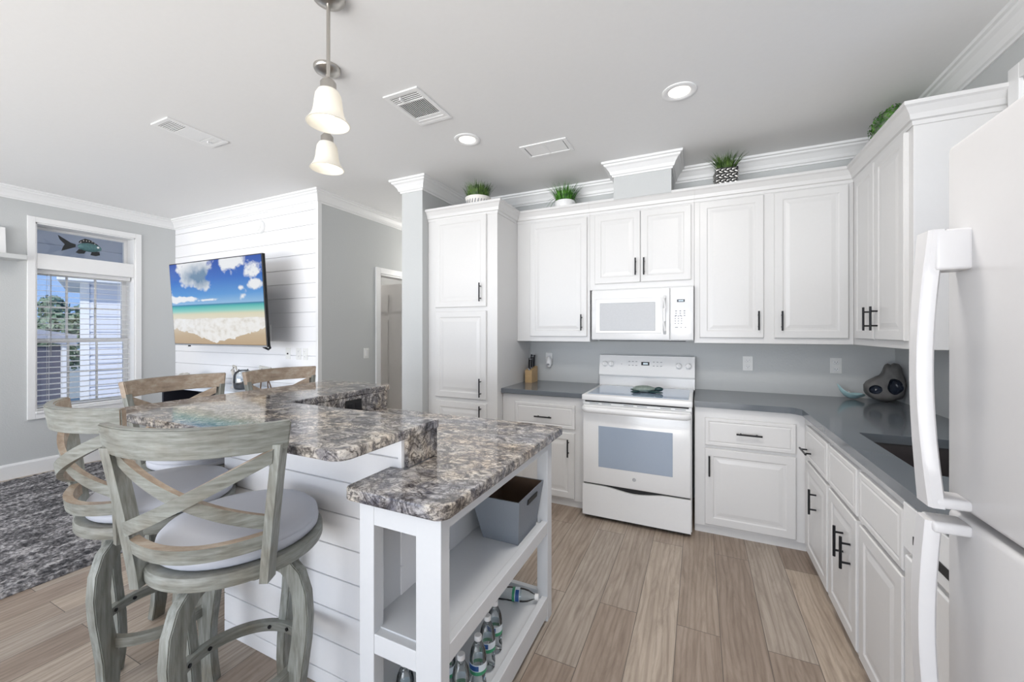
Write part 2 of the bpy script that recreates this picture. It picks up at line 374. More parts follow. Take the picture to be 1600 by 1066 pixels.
# hall wall with its doorway
DY0, DY1, DZ = 3.61, 4.36, 2.105
w = MB(); w.box(XH-0.12, XH, YT+0.03, DY0, 0, ZC); w.box(XH-0.12, XH, DY1, 5.2, 0, ZC); w.box(XH-0.12, XH, DY0, DY1, DZ, ZC)
struct(w.build('wall_hall', M['wall']))
struct(MB().box(-6.2, XP0, 5.2, 5.32, 0, ZC).build('wall_hall_end', M['wall']))
struct(MB().box(-6.2, -6.1, 3.0, 5.2, 0, ZC).build('wall_bedroom', M['wall']))
# stub wall beside the pantry (runs back along the hall)
struct(MB().box(XP0, XP1, YP, 5.2, 0, ZC).build('wall_pillar', M['wall']))
struct(MB().box(XP1, XR+0.15, YB, YB+0.12, 0, ZC).build('wall_back', M['wall']))
# boxed-in vent chase over the microwave cabinet
CX0, CX1, CY = -0.645, -0.197, 3.372
struct(MB().box(CX0, CX1, CY, YB, 2.516, ZC).build('wall_chase', M['wall']))
# right wall with the sink window
SY0, SY1, SZ0, SZ1 = 1.62, 2.49, 1.25, 2.515
w = MB()
w.box(XR, XR+0.15, -3.2, SY0, 0, ZC); w.box(XR, XR+0.15, SY1, YB, 0, ZC); w.box(XR, XR+0.15, SY0, SY1, 0, SZ0); w.box(XR, XR+0.15, SY0, SY1, SZ1, ZC)
struct(w.build('wall_right', M['wall']))
# crown mouldings
crown = [(0, -.112), (.010, -.112), (.012, -.100), (.022, -.094), (.030, -.072), (.052, -.042), (.066, -.032), (.070, -.020), (.084, -.016), (.086, 0), (0, 0)]
cp = [(o, ZC+z) for o, z in crown]
struct(sweep(MB(), [(XL, -3.2), (XL, YT-0.012), (XH, YT-0.012), (XH, 5.2)], cp).build('trim_2', M['trim']))
struct(sweep(MB(), [(XP0, 5.2), (XP0, YP), (XP1, YP), (XP1, YB), (CX0, YB), (CX0, CY), (CX1, CY), (CX1, YB), (XR, YB), (XR, -3.2)], cp).build('trim_3', M['trim']))
bp = [(0, 0), (.016, 0), (.016, .125), (.010, .142), (0, .145)]
struct(sweep(MB(), [(XL, -3.2), (XL, YT-0.012), (XH-0.03, YT-0.012)], bp).build('baseboard_left', M['trim']))
struct(sweep(MB(), [(XH, YT+0.03), (XH, DY0-0.075)], bp).build('baseboard_hall', M['trim']))

# ------------------------------------------------------------------ window 1 (left wall)
def casing(mb, x, y0, y1, z0, z1, cw, th, side):
    """flat mitre-less casing on a wall x=const; side +1 stands out to +x"""
    a, b = (x, x+side*th) if side > 0 else (x+side*th, x)
    mb.box(a, b, y0-cw, y0, z0-cw, z1+cw, bev=.003); mb.box(a, b, y1, y1+cw, z0-cw, z1+cw, bev=.003)
    mb.box(a, b, y0, y1, z1, z1+cw, bev=.003); mb.box(a, b, y0, y1, z0-cw, z0, bev=.003)
w1 = casing(MB(), XL, WY0, WY1, WZ0, WZ1, 0.055, 0.018, 1) or None
mb = MB(); casing(mb, XL, WY0, WY1, WZ0, WZ1, 0.055, 0.018, 1)
mb.box(XL-T, XL+.005, WY0, WY0+.012, WZ0, WZ1); mb.box(XL-T, XL+.005, WY1-.012, WY1, WZ0, WZ1); mb.box(XL-T, XL+.005, WY0, WY1, WZ1-.012, WZ1); mb.box(XL-T, XL+.03, WY0, WY1, WZ0, WZ0+.02, bev=.003)
mb.box(XL-T, XL+.004, WY0+.012, WY1-.012, 2.05, 2.205, bev=.004)
win = struct(mb.build('window_1', M['trim']))
gx = XL-0.175
f = MB()   # transom sash
for a in ((WY0+.012, WY0+.04, 2.205, WZ1-.012), (WY1-.04, WY1-.012, 2.205, WZ1-.012), (WY0+.04, WY1-.04, 2.205, 2.225), (WY0+.04, WY1-.04, WZ1-.04, WZ1-.012)):
    f.box(gx-.02, gx+.02, a[0], a[1], a[2], a[3], bev=.003)
f.build('transom_sash', M['trim'], win)
def sash(name, z0, z1, dx):
    f = MB()
    for a in ((WY0+.012, WY0+.052, z0, z1), (WY1-.052, WY1-.012, z0, z1), (WY0+.052, WY1-.052, z0, z0+.045), (WY0+.052, WY1-.052, z1-.045, z1)):
        f.box(gx+dx-.016, gx+dx+.016, a[0], a[1], a[2], a[3], bev=.003)
    wd = (WY1-WY0-.104)
    for k in (1, 2): f.box(gx+dx-.006, gx+dx+.006, WY0+.052+wd*k/3-.009, WY0+.052+wd*k/3+.009, z0+.04, z1-.04)
    f.box(gx+dx-.006, gx+dx+.006, WY0+.05, WY1-.05, (z0+z1)/2-.009, (z0+z1)/2+.009)
    s = f.build(name, M['trim'], win)
    MB().box(gx+dx-.002, gx+dx+.002, WY0+.05, WY1-.05, z0+.04, z1-.04).build('pane', M['pane'], s)
sash('upper_sash', 1.30, 2.05, -0.018); sash('lower_sash', 0.62, 1.345, 0.018)
MB().box(gx-.002, gx+.002, WY0+.04, WY1-.04, 2.222, WZ1-.04).build('pane', M['pane'], win)
# open horizontal blind
bl = empty('slatted_blind', 'white slatted blind with open slats in the tall left window', 'blind', (XL-.085, (WY0+WY1)/2, 0.62))
hw = (WY1-WY0)/2-.02
b = MB(); z = 0.03
while z < 1.39:
    b.box(-.024, .024, -hw, hw, z, z+.003, mat=Matrix.Translation((0, 0, z)) @ Matrix.Rotation(math.radians(6), 4, 'Y') @ Matrix.Translation((0, 0, -z))); z += .0565
b.build('slat', M['trim'], bl)
MB().box(-.03, .03, -hw, hw, 1.39, 1.43, bev=.003).build('head_rail', M['trim'], bl)
MB().box(-.022, .022, -hw, hw, 0.0, .018, bev=.003).build('bottom_rail', M['trim'], bl)
for y in (-.28, .28): MB().cyl((.027, y, .01), (.027, y, 1.4), .0015, 6).cyl((-.027, y, .01), (-.027, y, 1.4), .0015, 6).build('ladder_cord', M['offwhite'], bl)
MB().cyl((.04, -.27, .55), (.04, -.27, 1.39), .004, 8).build('tilt_wand', M['grayline'], bl)

# window 2 over the sink
mb = MB(); casing(mb, XR, SY0, SY1, SZ0, SZ1, 0.07, 0.02, -1)
mb.box(XR-.005, XR+.15, SY0, SY0+.012, SZ0, SZ1); mb.box(XR-.005, XR+.15, SY1-.012, SY1, SZ0, SZ1); mb.box(XR-.005, XR+.15, SY0, SY1, SZ1-.012, SZ1); mb.box(XR-.03, XR+.15, SY0, SY1, SZ0, SZ0+.02)
win2 = struct(mb.build('window_2', M['trim']))
f = MB()
for a in ((SY0+.012, SY0+.05, SZ0+.02, SZ1-.012), (SY1-.05, SY1-.012, SZ0+.02, SZ1-.012), (SY0+.05, SY1-.05, SZ0+.02, SZ0+.06), (SY0+.05, SY1-.05, SZ1-.05, SZ1-.012), (SY0+.05, SY1-.05, 1.87, 1.91)):
    f.box(XR+.09, XR+.12, a[0], a[1], a[2], a[3], bev=.003)
sh = f.build('sash', M['trim'], win2)
MB().box(XR+.103, XR+.107, SY0+.05, SY1-.05, SZ0+.05, SZ1-.05).build('pane', M['pane'], sh)

# ------------------------------------------------------------------ hall door
mb = MB(); th = .018
mb.box(XH, XH+th, DY0-.07, DY0, 0, DZ+.07, bev=.004); mb.box(XH, XH+th, DY1, DY1+.07, 0, DZ+.07, bev=.004); mb.box(XH, XH+th, DY0, DY1, DZ, DZ+.07, bev=.004)
mb.box(XH-.125, XH+.004, DY0, DY0+.018, 0, DZ); mb.box(XH-.125, XH+.004, DY1-.018, DY1, 0, DZ); mb.box(XH-.125, XH+.004, DY0, DY1, DZ-.018, DZ)
door = struct(mb.build('door_1', M['trim']))
def six_panel(w, h, t=.035):
    m = MB(); m.box(0, w, 0, t, 0, h, bev=.002)
    cols = [(.10, w/2-.045), (w/2+.045, w-.10)]; rows = [(.20, .78), (.92, 1.58), (1.68, h-.13)]
    for a, b in cols:
        for c, d in rows:
            R = []
            for ins, dy in ((0, -.0005), (.006, .007), (.022, .007), (.045, .001)):
                R.append([(a+ins, dy, c+ins), (b-ins, dy, c+ins), (b-ins, dy, d-ins), (a+ins, dy, d-ins)])
            m.box(a, b, -.0004, .004, c, d, mi=0)
            m.loft([[(x, y-.0095, z) for x, y, z in r] for r in R], cap=True)
    return m
lf = six_panel(.72, 2.06).xf(Matrix.Translation((XH-.06-.72-.03, DY1-.055, .012))).build('door_leaf', M['doorp'], door)
k = MB().lathe([(0, 0), (.026, .002), (.026, .01), (.012, .014), (.012, .04), (.028, .05), (.03, .062), (.02, .074), (0, .076)], mat=Matrix.Rotation(PI/2, 4, 'X')).xf(Matrix.Translation((XH-.745, DY1-.06, .98)))
k.build('door_knob', M['nickel'], lf, smooth=True)
MB().box(XH-.075, XH-.05, DY1-.035, DY1-.018, 1.86, 1.95).box(XH-.075, XH-.05, DY1-.035, DY1-.018, .25, .34).build('hinge', M['black'], door)

# ------------------------------------------------------------------ outside the left window
struct(MB().box(-9.3, -6.23, -1.0, 6.0, 2.60, 2.72).box(-7.935, -7.915, -1.0, 6.0, 2.59, 2.601).box(-9.3, -9.2, -1.0, 6.0, 2.52, 2.60).build('carport_ceiling', M['gray_ext']))
for nm, loc, e in (('bedroom_fill', (-4.6, 4.2, 2.4), 14), ('hall_fill', (-2.95, 4.5, 2.2), 9)):  # unseen point lights added to brighten the door leaf and the hall
    d = bpy.data.lights.new(nm, 'POINT'); d.energy = e; d.shadow_soft_size = .12; d.color = (1, .96, .9); l = bpy.data.objects.new(nm, d); C.objects.link(l); l.location = loc
struct(MB().box(XR+.15, XR+1.0, -3.2, 4.2, 2.78, 2.86).box(XR+.97, XR+1.0, -3.2, 4.2, 2.62, 2.80).build('sun_block_right', M['trim']))  # unseen overhang added to keep the sun out of the sink window
struct(MB().box(-40, -6.3, -30, 30, -.9, -.8).box(-6.3, 30, -30, -3.2, -.35, -.25).build('ground', M['lawn']))
hs = empty('house', 'white sided neighbouring house seen through the right of the window', 'house', (-12, 3.86, -.8), math.radians(-19))
w = MB(); zz = 0.0
X0, X1, Y0, Y1 = -3.0, 0, 0, 6.0
w.box(X0, X1, Y0, Y1, 0, 3.3)
while zz < 3.28: w.box(X0-.02, X1+.025, Y0-.025, Y1, zz, zz+.13, mat=None); zz += .17
w.build('siding', M['white_ext'], hs)
MB().box(X1-.06, X1+.04, Y0-.04, Y0+.10, 0, 3.3).build('corner_board', M['trim'], hs)
MB().box(X0-.3, X1+.45, Y0-.35, Y1+.3, 3.26, 3.48, bev=.02).build('fascia', M['trim'], hs)
m = MB(); m.loft([[(X0-.35, Y0-.4, 3.48), (X1+.5, Y0-.4, 3.48), (X1+.5, Y0-.4, 3.54), ((X0+X1)/2, Y0+1.2, 4.1), (X0-.35, Y0-.4, 3.54)], [(X0-.35, Y1+.4, 3.48), (X1+.5, Y1+.4, 3.48), (X1+.5, Y1+.4, 3.54), ((X0+X1)/2, Y1-.6, 4.1), (X0-.35, Y1+.4, 3.54)]]); m.build('roof', M['roof_ext'], hs)
MB().box(X1+.02, X1+.06, 2.0, 2.9, 1.0, 2.2).build('window_frame', M['trim'], hs)
cp_ = empty('porch', 'low neighbouring porch with dark screen and pale sloping roof', 'porch', (-12.5, 2.6, -.8))
MB().box(0, .1, -1.6, 1.12, 0, 1.9).build('screen', M['dark_ext'], cp_)
m = MB(); m.loft([[(-.2, -1.8, 2.75), (.25, -1.8, 2.75), (.25, -1.8, 2.62), (-.2, -1.8, 2.62)], [(-.2, 1.25, 2.15), (.25, 1.25, 2.15), (.25, 1.25, 1.9), (-.2, 1.25, 1.9)]]); m.build('roof', M['roof_ext'], cp_)
for y in (-1.5, 0, 1.1): MB().box(.1, .18, y-.05, y+.05, 0, 1.95).build('post', M['trim'], cp_)
def leaf_ball(m, c, r, n, s):
    for _ in range(n):
        d = Vector((random.gauss(0, 1), random.gauss(0, 1), random.gauss(0, 1))).normalized(); p = Vector(c)+Vector((d.x*r[0], d.y*r[1], d.z*r[2]))*(.55+.45*random.random())
        a = d.orthogonal().normalized(); a = (Matrix.Rotation(random.random()*6.28, 3, d) @ a); b = (d.cross(a)*.6+d*random.uniform(-.5, .7)).normalized()
        q = s*random.uniform(.6, 1.3)
        m.quad([p-a*q*.3, p+b*q*.5-a*q*.0+a*q*.1, p+a*q*.9, p-b*q*.5+a*q*.2])
tr = empty('tree', 'green tree beyond the porch roof outside the window', 'tree', (-17, 5.05, -1.45))
m = MB(); m.tube([(0, 0, 0), (.05, 0, 1.2), (0, .05, 2.4)], [.14, .11, .06], 8); m.build('trunk', M['bin'], tr)
m = MB()
for c, r, n in (((0, 0, 2.9), (.7, .75, .6), 900), ((.1, -.5, 2.6), (.5, .5, .45), 500), ((0, .5, 3.2), (.5, .5, .5), 500), ((0, -.2, 3.55), (.35, .35, .4), 260), ((0, .1, 2.2), (.6, .7, .5), 500)): leaf_ball(m, c, r, n, .13)
m.build('foliage', M['tree'], tr)

# ------------------------------------------------------------------ ceiling fittings
def downlight(x, y, lab, power=7):
    o = empty('recessed_light', lab, 'light', (x, y, ZC), group='recessed ceiling lights')
    MB().lathe([(.094, 0), (.094, -.004), (.088, -.007), (.066, -.006), (.060, -.001), (.058, 0)], n=40).build('trim_ring', M['plastic'], o, smooth=True)
    MB().lathe([(.060, -.0012), (.045, -.0016), (0, -.0018)], n=32).build('lens', M['can'], o)
    d = bpy.data.lights.new('downlight', 'SPOT'); d.energy = power; d.spot_size = math.radians(100); d.spot_blend = 1; d.shadow_soft_size = .09; d.color = (1, .95, .89)
    l = bpy.data.objects.new('downlight', d); C.objects.link(l); l.parent = o; l.location = (0, 0, -.03)
downlight(-1.523, 2.485, 'recessed ceiling light in front of the pantry, beside the large vent', 7)
downlight(-0.104, 2.51, 'recessed ceiling light in front of the range, nearest the right wall', 8)

def vent(name, lab, cx, cy, sx, sy, kind):
    o = empty(name, lab, 'vent', (cx, cy, ZC))
    x, y = sx/2, sy/2; m = MB()
    bw = .028
    m.box(-x, x, -y, -y+bw, -.008, 0, bev=.002); m.box(-x, x, y-bw, y, -.008, 0, bev=.002); m.box(-x, -x+bw, -y+bw, y-bw, -.008, 0, bev=.002); m.box(x-bw, x, -y+bw, y-bw, -.008, 0, bev=.002)
    m.build('frame', M['plastic'], o)
    return o, x-bw, y-bw
o, x, y = vent('air_vent', 'long narrow supply vent on the ceiling above the living room', -3.225, 1.583, .205, .375, 0)
MB().box(-x, x, -y, y, -.0015, 0).build('backing', M['dark'], o)
m = MB()
for k in range(7): m.box(-x, x, -y+.006+k*.0125, -y+.0115+k*.0125, -.006, -.002, mat=None)
m.box(-x, x, -y+.095, y-.075, -.006, -.0015)
for k in range(5): m.box(-x, x, y-.070+k*.0145, y-.058+k*.0145, -.007, -.0015)
m.build('louver', M['plastic'], o)
MB().box(-.02, -.012, y-.05, y-.03, -.02, -.005).build('lever', M['plastic'], o)
o, x, y = vent('air_vent', 'square supply vent with dark louvers on the ceiling by the pendants', -1.575, 2.0, .25, .36, 1)
MB().box(-x, x, -y, y, -.0015, 0).build('backing', M['dark'], o)
m = MB()
for k in range(4): m.box(-x+.002, x-.002, -y+.004+k*.0155, -y+.0095+k*.0155, -.006, -.002)
m.box(-x, x, -y+.066, -y+.078, -.008, -.0015)
for k in range(14): m.box(-x+.004+k*.0136, -x+.0078+k*.0136, -y+.078, y-.062, -.006, -.002)
m.box(-x, x, y-.062, y, -.007, -.0015); m.box(-x, x, y-.03, y-.026, -.009, -.0015)
m.build('louver', M['plastic'], o)
MB().box(-.035, -.027, -y+.012, -y+.05, -.02, -.005).build('lever', M['plastic'], o)
o, x, y = vent('return_grille', 'white two-panel return grille on the ceiling toward the range wall', -1.047, 2.857, .365, .215, 2)
MB().box(-x, x, -y, y, -.0015, 0).build('backing', M['grayline'], o)
m = MB()
for s in (-1, 1):
    for k in range(17): m.box(s*x/2-x/2+.008, s*x/2+x/2-.008, -y+.002+k*.0092, -y+.0093+k*.0092, -.005, -.0015)
m.box(-.008, .008, -y, y, -.007, -.0015)
m.build('louver', M['plastic'], o)

# ------------------------------------------------------------------ pendants
def pendant(x, y, lab):
    o = empty('pendant_light', lab, 'pendant light', (x, y, ZC), group='pendant lights over the counter')
    MB().lathe([(0, -.001), (.066, -.001), (.066, -.012), (.060, -.022), (.030, -.034), (.014, -.040), (0, -.040)], n=36).build('canopy', M['nickel'], o, smooth=True)
    MB().cyl((0, 0, -.036), (0, 0, -.36), .0075, 16).build('rod', M['nickel'], o, smooth=True)
    MB().lathe([(0, -.345), (.012, -.345), (.024, -.356), (.031, -.366), (.031, -.402), (.026, -.404), (0, -.404)], n=28).build('socket_cap', M['nickel'], o, smooth=True)
    pr = [(.026, -.398), (.040, -.400), (.050, -.418), (.054, -.445), (.057, -.475), (.063, -.500), (.075, -.522), (.0855, -.535)]
    MB().lathe(pr+[(r-.0035, z-.001) for r, z in pr[::-1]], n=44).build('lamp_shade', M['shade'], o, smooth=True)
    MB().lathe([(0, -.404), (.012, -.406), (.014, -.43), (.022, -.45), (.028, -.475), (.022, -.497), (0, -.506)], n=24).build('bulb', M['bulb'], o, smooth=True)
    d = bpy.data.lights.new('pendant_bulb', 'POINT'); d.energy = .12; d.shadow_soft_size = .03; d.color = (1, .93, .82)
    l = bpy.data.objects.new('pendant_bulb', d); C.objects.link(l); l.parent = o; l.location = (0, 0, -.515)
pendant(-1.388, 1.173, 'nickel pendant light with bell glass shade, the nearer and larger one in view')
pendant(-1.778, 1.495, 'nickel pendant light with bell glass shade, lower in view behind the other')
# ------------------------------------------------------------------ cabinets (local: x along the front, front face at y=0 looking to -y)
DT = 0.02     # door thickness
def panel_mesh(x0, x1, z0, z1, rail=.058, y=-DT, raised=True):
    m = MB(); R = []
    prof = [(0, DT), (0, .004), (.004, 0)]
    if raised: prof += [(rail-.008, 0), (rail, .0048), (rail+.012, .0048), (rail+.036, .001)]
    else: prof += [(.020, 0), (.027, .003), (.034, .0)]
    for ins, d in prof:
        R.append([(x0+ins, y+d, z0+ins), (x1-ins, y+d, z0+ins), (x1-ins, y+d, z1-ins), (x0+ins, y+d, z1-ins)])
    return m.loft(R)
def pull(parent, x, z, ori, ln=.14, y=-DT):
    m = MB(); r = .0058; h = ln/2; p = ln/2-.028
    if ori == 'v':
        m.cyl((x, y-.032, z-h), (x, y-.032, z+h), r, 12)
        for s in (-1, 1): m.cyl((x, y+.002, z+s*p), (x, y-.032, z+s*p), .0048, 10)
    else:
        m.cyl((x-h, y-.032, z), (x+h, y-.032, z), r, 12)
        for s in (-1, 1): m.cyl((x+s*p, y+.002, z), (x+s*p, y-.032, z), .0048, 10)
    return m.build('handle', M['black'], parent, smooth=True)
def cabinet(name, label, loc, rz, w, d, z0, z1, doors=(), drawers=(), crown_path=None, toe=False, group=None, top=None, sink=False):
    o = empty(name, label, 'cabinet', loc, rz, group)
    m = MB()
    if sink: m.box(0, w, 0, d, .055, .64, bev=.002).box(0, w, 0, .06, .64, z1, bev=.002).box(0, .02, .06, d, .64, z1).box(w-.02, w, .06, d, .64, z1).box(.02, w-.02, d-.05, d, .64, z1); m.box(0, w, .018, d, 0, .06)
    elif toe: m.box(0, w, .0, d, .055, z1, bev=.002); m.box(.0, w, .018, d, 0, .06)
    else: m.box(0, w, 0, d, z0, z1, bev=.002)
    if top: m.box(0, w, .005, d, z1, top)
    m.build('body', M['cab'], o)
    for x0, x1, a, b, h in doors:
        dr = panel_mesh(x0, x1, a, b).build('door', M['cab'], o)
        if h: pull(dr, h[0], h[1], 'v', h[2] if len(h) > 2 else .14)
    for x0, x1, a, b, h in drawers:
        dr = panel_mesh(x0, x1, a, b, raised=False).build('drawer', M['cab'], o)
        if h: pull(dr, h[0], h[1], 'h', .15)
    if crown_path:
        cz = [(0, -.105), (.006, -.105), (.008, -.085), (.018, -.080), (.024, -.055), (.042, -.026), (.052, -.018), (.052, 0), (0, 0)]
        sweep(MB(), crown_path, [(q, 2.532+z) for q, z in cz]).build('crown', M['cab'], o)
    return o
YF = 3.43            # upper cabinet fronts
YC = 3.12            # base cabinet fronts
# pantry
px0, px1, py = XP1+.002, -1.552, 3.02
W = px1-px0
dx0 = -2.18-px0; dx1 = -1.652-px0
cabinet('pantry_cabinet', 'tall white pantry cabinet between the gray stub wall and the knife block counter', (px0, py, 0), 0, W, YB-py-.002, .0, 2.515,
    doors=[(dx0, dx1, 1.635, 2.432, (dx1-.05, 1.757, .16)), (dx0, dx1, .83, 1.598, (dx1-.05, .935, .16)), (dx0, dx1, .09, .795, (dx1-.05, .70, .16))],
    crown_path=[(0, 0), (W, 0), (W, .375)], toe=False)
# uppers, back wall
def up(x0, x1, label, doors, z0=1.33, path=True, extra=0):
    return cabinet('upper_cabinet', label, (x0, YF, 0), 0, x1-x0, YB-YF-.002, z0, 2.515, doors=[(a-x0, b-x0, c, d, (h[0]-x0, h[1]) if h else None) for a, b, c, d, h in doors],
        crown_path=[(0.0, 0), (x1-x0+extra, 0)], group='white wall cabinets')
up(px1+.001, -.859, 'white single-door wall cabinet over the knife block', [(-1.416, -.882, 1.375, 2.412, (-.926, 1.498))])
up(-.858, -.034, 'white wall cabinet with two short doors above the microwave', [(-.813, -.438, 1.826, 2.412, (-.472, 1.952)), (-.434, -.056, 1.826, 2.412, (-.406, 1.95))], z0=1.775)
up(-.033, .948, 'white two-door wall cabinet over the two outlets, right of the microwave', [(.003, .427, 1.372, 2.418, (.393, 1.498)), (.491, .917, 1.372, 2.418, (.536, 1.495))], extra=-.0)
# right run upper: faces -x ; local x runs to world -y
RX = .95
RZ = -PI/2
yr0, yr1 = YB-.002, 2.603
def rr(y): return yr0-y
o = cabinet('upper_cabinet', 'white wall cabinet on the right wall with two narrow doors beside the refrigerator', (RX, yr0, 0), RZ, yr0-yr1, XR-RX-.002, 1.33, 2.515,
    doors=[(rr(3.363), rr(3.040), 1.372, 2.418, (rr(3.085), 1.495)), (rr(3.020), rr(2.651), 1.372, 2.418, (rr(2.975), 1.495))],
    crown_path=[(rr(YF)-.0, 0), (rr(yr1), 0), (rr(yr1), XR-RX-.002)], group='white wall cabinets')
# base cabinets
ZB = .890
def base(x0, x1, label, dr, door, hd, hw):
    return cabinet('base_cabinet', label, (x0, YC, 0), 0, x1-x0, YB-YC-.004, 0, ZB, doors=[(a-x0, b-x0, c, d, (h[0]-x0, h[1])) for a, b, c, d, h in door],
        drawers=[(a-x0, b-x0, c, d, (h[0]-x0, h[1])) for a, b, c, d, h in dr], toe=True, group='white base cabinets')
base(px1+.002, -.83, 'white base cabinet between the pantry and the range', [(-1.425, -.899, .632, .822, (-1.162, .718))], [(-1.425, -.903, .075, .600, (-.950, .485))], 0, 0)
base(-.028, .628, 'white base cabinet with one drawer and one door right of the range', [(.037, .566, .628, .818, (.302, .727))], [(.037, .566, .075, .606, (.064, .490))], 0, 0)
BX = .615
def ry(y): return YB-.004-y
def rbase(y0, y1, label, dr, door, sink=False):
    o = cabinet('base_cabinet', label, (BX, y0, 0), RZ, y0-y1, XR-BX-.004, 0, ZB, doors=[(y0-a, y0-b, c, d, (y0-h[0], h[1])) for a, b, c, d, h in door],
        drawers=[(y0-a, y0-b, c, d, (y0-h[0], h[1]) if h else None) for a, b, c, d, h in dr], toe=True, group='white base cabinets', sink=sink)
    return o
rbase(3.118, 2.538, 'narrow white base cabinet in the corner, its drawer pull facing the aisle', [(2.995, 2.555, .645, .842, (2.915, .700))], [(2.995, 2.555, .075, .625, (2.76, .455))])
rbase(2.536, 1.690, 'white sink base cabinet with two doors under the sink', [(2.523, 2.128, .645, .842, None), (2.096, 1.708, .645, .842, None)], [(2.523, 2.128, .075, .625, (2.296, .455)), (2.096, 1.708, .075, .625, (2.205, .447))], sink=True)
# dishwasher beside the refrigerator
dw = empty('dishwasher', 'white dishwasher front with dark recessed handle, mostly hidden behind the refrigerator', 'dishwasher', (BX, 1.686, 0), RZ)
MB().box(0, .44, .0, .60, .08, ZB, bev=.004).box(.01, .43, .05, .58, 0, .08).build('body', M['appl'], dw)
MB().box(.006, .434, -.024, 0, .10, .715, bev=.006).build('door', M['appl'], dw)
cpn = MB().box(.006, .434, -.028, 0, .735, .885, bev=.006).build('control_panel', M['appl'], dw)
MB().box(.08, .36, -.031, -.027, .775, .80).build('handle_recess', M['dark'], dw)

# ------------------------------------------------------------------ countertops and sink
ZT = .93
def ctop(name, label, build):
    m = MB(); build(m); o = m.build(name, M['quartz']); return tag(o, label, 'countertop')
ctop('countertop', 'short gray countertop between the pantry and the range, with the knife block', lambda m: m.box(px1+.001, -.822, 3.085, YB-.001, ZB, ZT, bev=.004))
HX0, HX1, HY0, HY1 = .70, 1.10, 1.84, 2.465
def lshape(m):
    t = bmesh.new()
    out = [(-.030, 3.09), (.530, 3.09), (.556, 3.075), (.585, 3.035), (.585, 1.25), (XR-.001, 1.25), (XR-.001, YB-.001), (-.030, YB-.001)]
    r = .07; hole = []
    for cx, cy, a0 in ((HX0+.012, HY1-.012, 90), (HX0+r, HY0+r, 180), (HX1-r, HY0+r, 270), (HX1-.012, HY1-.012, 0)):
        rr_ = r if cy < 2 else .012
        for k in range(7):
            a = math.radians(a0+90*k/6); hole.append((cx+rr_*math.cos(a), cy+rr_*math.sin(a)))
    vo = [t.verts.new((x, y, ZT)) for x, y in out]; vh = [t.verts.new((x, y, ZT)) for x, y in hole]
    es = [t.edges.new((vo[i], vo[(i+1) % len(vo)])) for i in range(len(vo))]+[t.edges.new((vh[i], vh[(i+1) % len(vh)])) for i in range(len(vh))]
    bmesh.ops.triangle_fill(t, use_beauty=True, edges=es)
    fs = [f for f in t.faces]
    for f in fs:
        if f.normal.z < 0: f.normal_flip()
    ex = bmesh.ops.extrude_face_region(t, geom=fs)
    bmesh.ops.translate(t, vec=(0, 0, -(ZT-ZB)), verts=[v for v in ex['geom'] if isinstance(v, bmesh.types.BMVert)])
    bmesh.ops.recalc_face_normals(t, faces=t.faces[:])
    m._add(t, 0)
ctop('countertop', 'long gray L-shaped countertop right of the range, holding the sink', lshape)
sk = MB()
def ring(x0, x1, y0, y1, z, r=.05):
    P = []
    for cx, cy, a0 in ((x1-r, y1-r, 0), (x0+r, y1-r, 90), (x0+r, y0+r, 180), (x1-r, y0+r, 270)):
        for k in range(6): a = math.radians(a0+90*k/5); P.append((cx+r*math.cos(a), cy+r*math.sin(a), z))
    return P
e = .006
sk.loft([ring(HX0-.02, HX1+.02, HY0-.02, HY1+.02, ZB-.001), ring(HX0-e, HX1+e, HY0-e, HY1+e, ZB-.001), ring(HX0, HX1, HY0, HY1, ZB-.03), ring(HX0+.012, HX1-.012, HY0+.012, HY1-.012, ZB-.19, .05), ring(HX0+.05, HX1-.05, HY0+.05, HY1-.05, ZB-.205, .04)], cap=False)
sk.quad([(HX0+.05, HY0+.05, ZB-.205), (HX1-.05, HY0+.05, ZB-.205), (HX1-.05, HY1-.05, ZB-.205), (HX0+.05, HY1-.05, ZB-.205)])
so = sk.build('kitchen_sink', M['sink'], None, smooth=True); tag(so, 'dark undermount sink basin in the right countertop behind the refrigerator handle', 'sink')
MB().lathe([(0, .004), (.03, .004), (.04, .001), (.04, 0)], (HX0+HX1)/2, (HY0+HY1)/2, ZB-.205).build('drain', M['steel'], so, smooth=True)

# ------------------------------------------------------------------ range
RX0, RX1 = -.812, -.044
rg = empty('range', 'white freestanding electric range with glass cooktop and oven window', 'range', (0, 0, 0))
yd = 2.99
MB().box(RX0, RX1, yd+.055, YB-.035, .02, .90, bev=.004).build('body', M['appl'], rg)
for x in (RX0+.05, RX1-.05):
    for y in (yd+.09, YB-.1): MB().cyl((x, y, 0), (x, y, .025), .018, 12).build('foot', M['dark'], rg)
m = MB(); m.box(RX0-.004, RX1+.004, yd+.012, YB-.10, .895, .938, bev=.008, seg=3); ck = m.build('cooktop', M['appl'], rg, smooth=True)
MB().box(RX0+.028, RX1-.022, yd+.075, YB-.17, .934, .9405, bev=.002).build('cooktop_glass', M['hob'], ck)
# front rail with vent slots
m = MB().box(RX0, RX1, yd+.03, yd+.075, .862, .896, bev=.004); fr = m.build('vent_rail', M['appl'], rg)
MB().box(RX0+.02, RX1-.02, yd+.022, yd+.034, .884, .893).build('gap', M['dark'], fr)
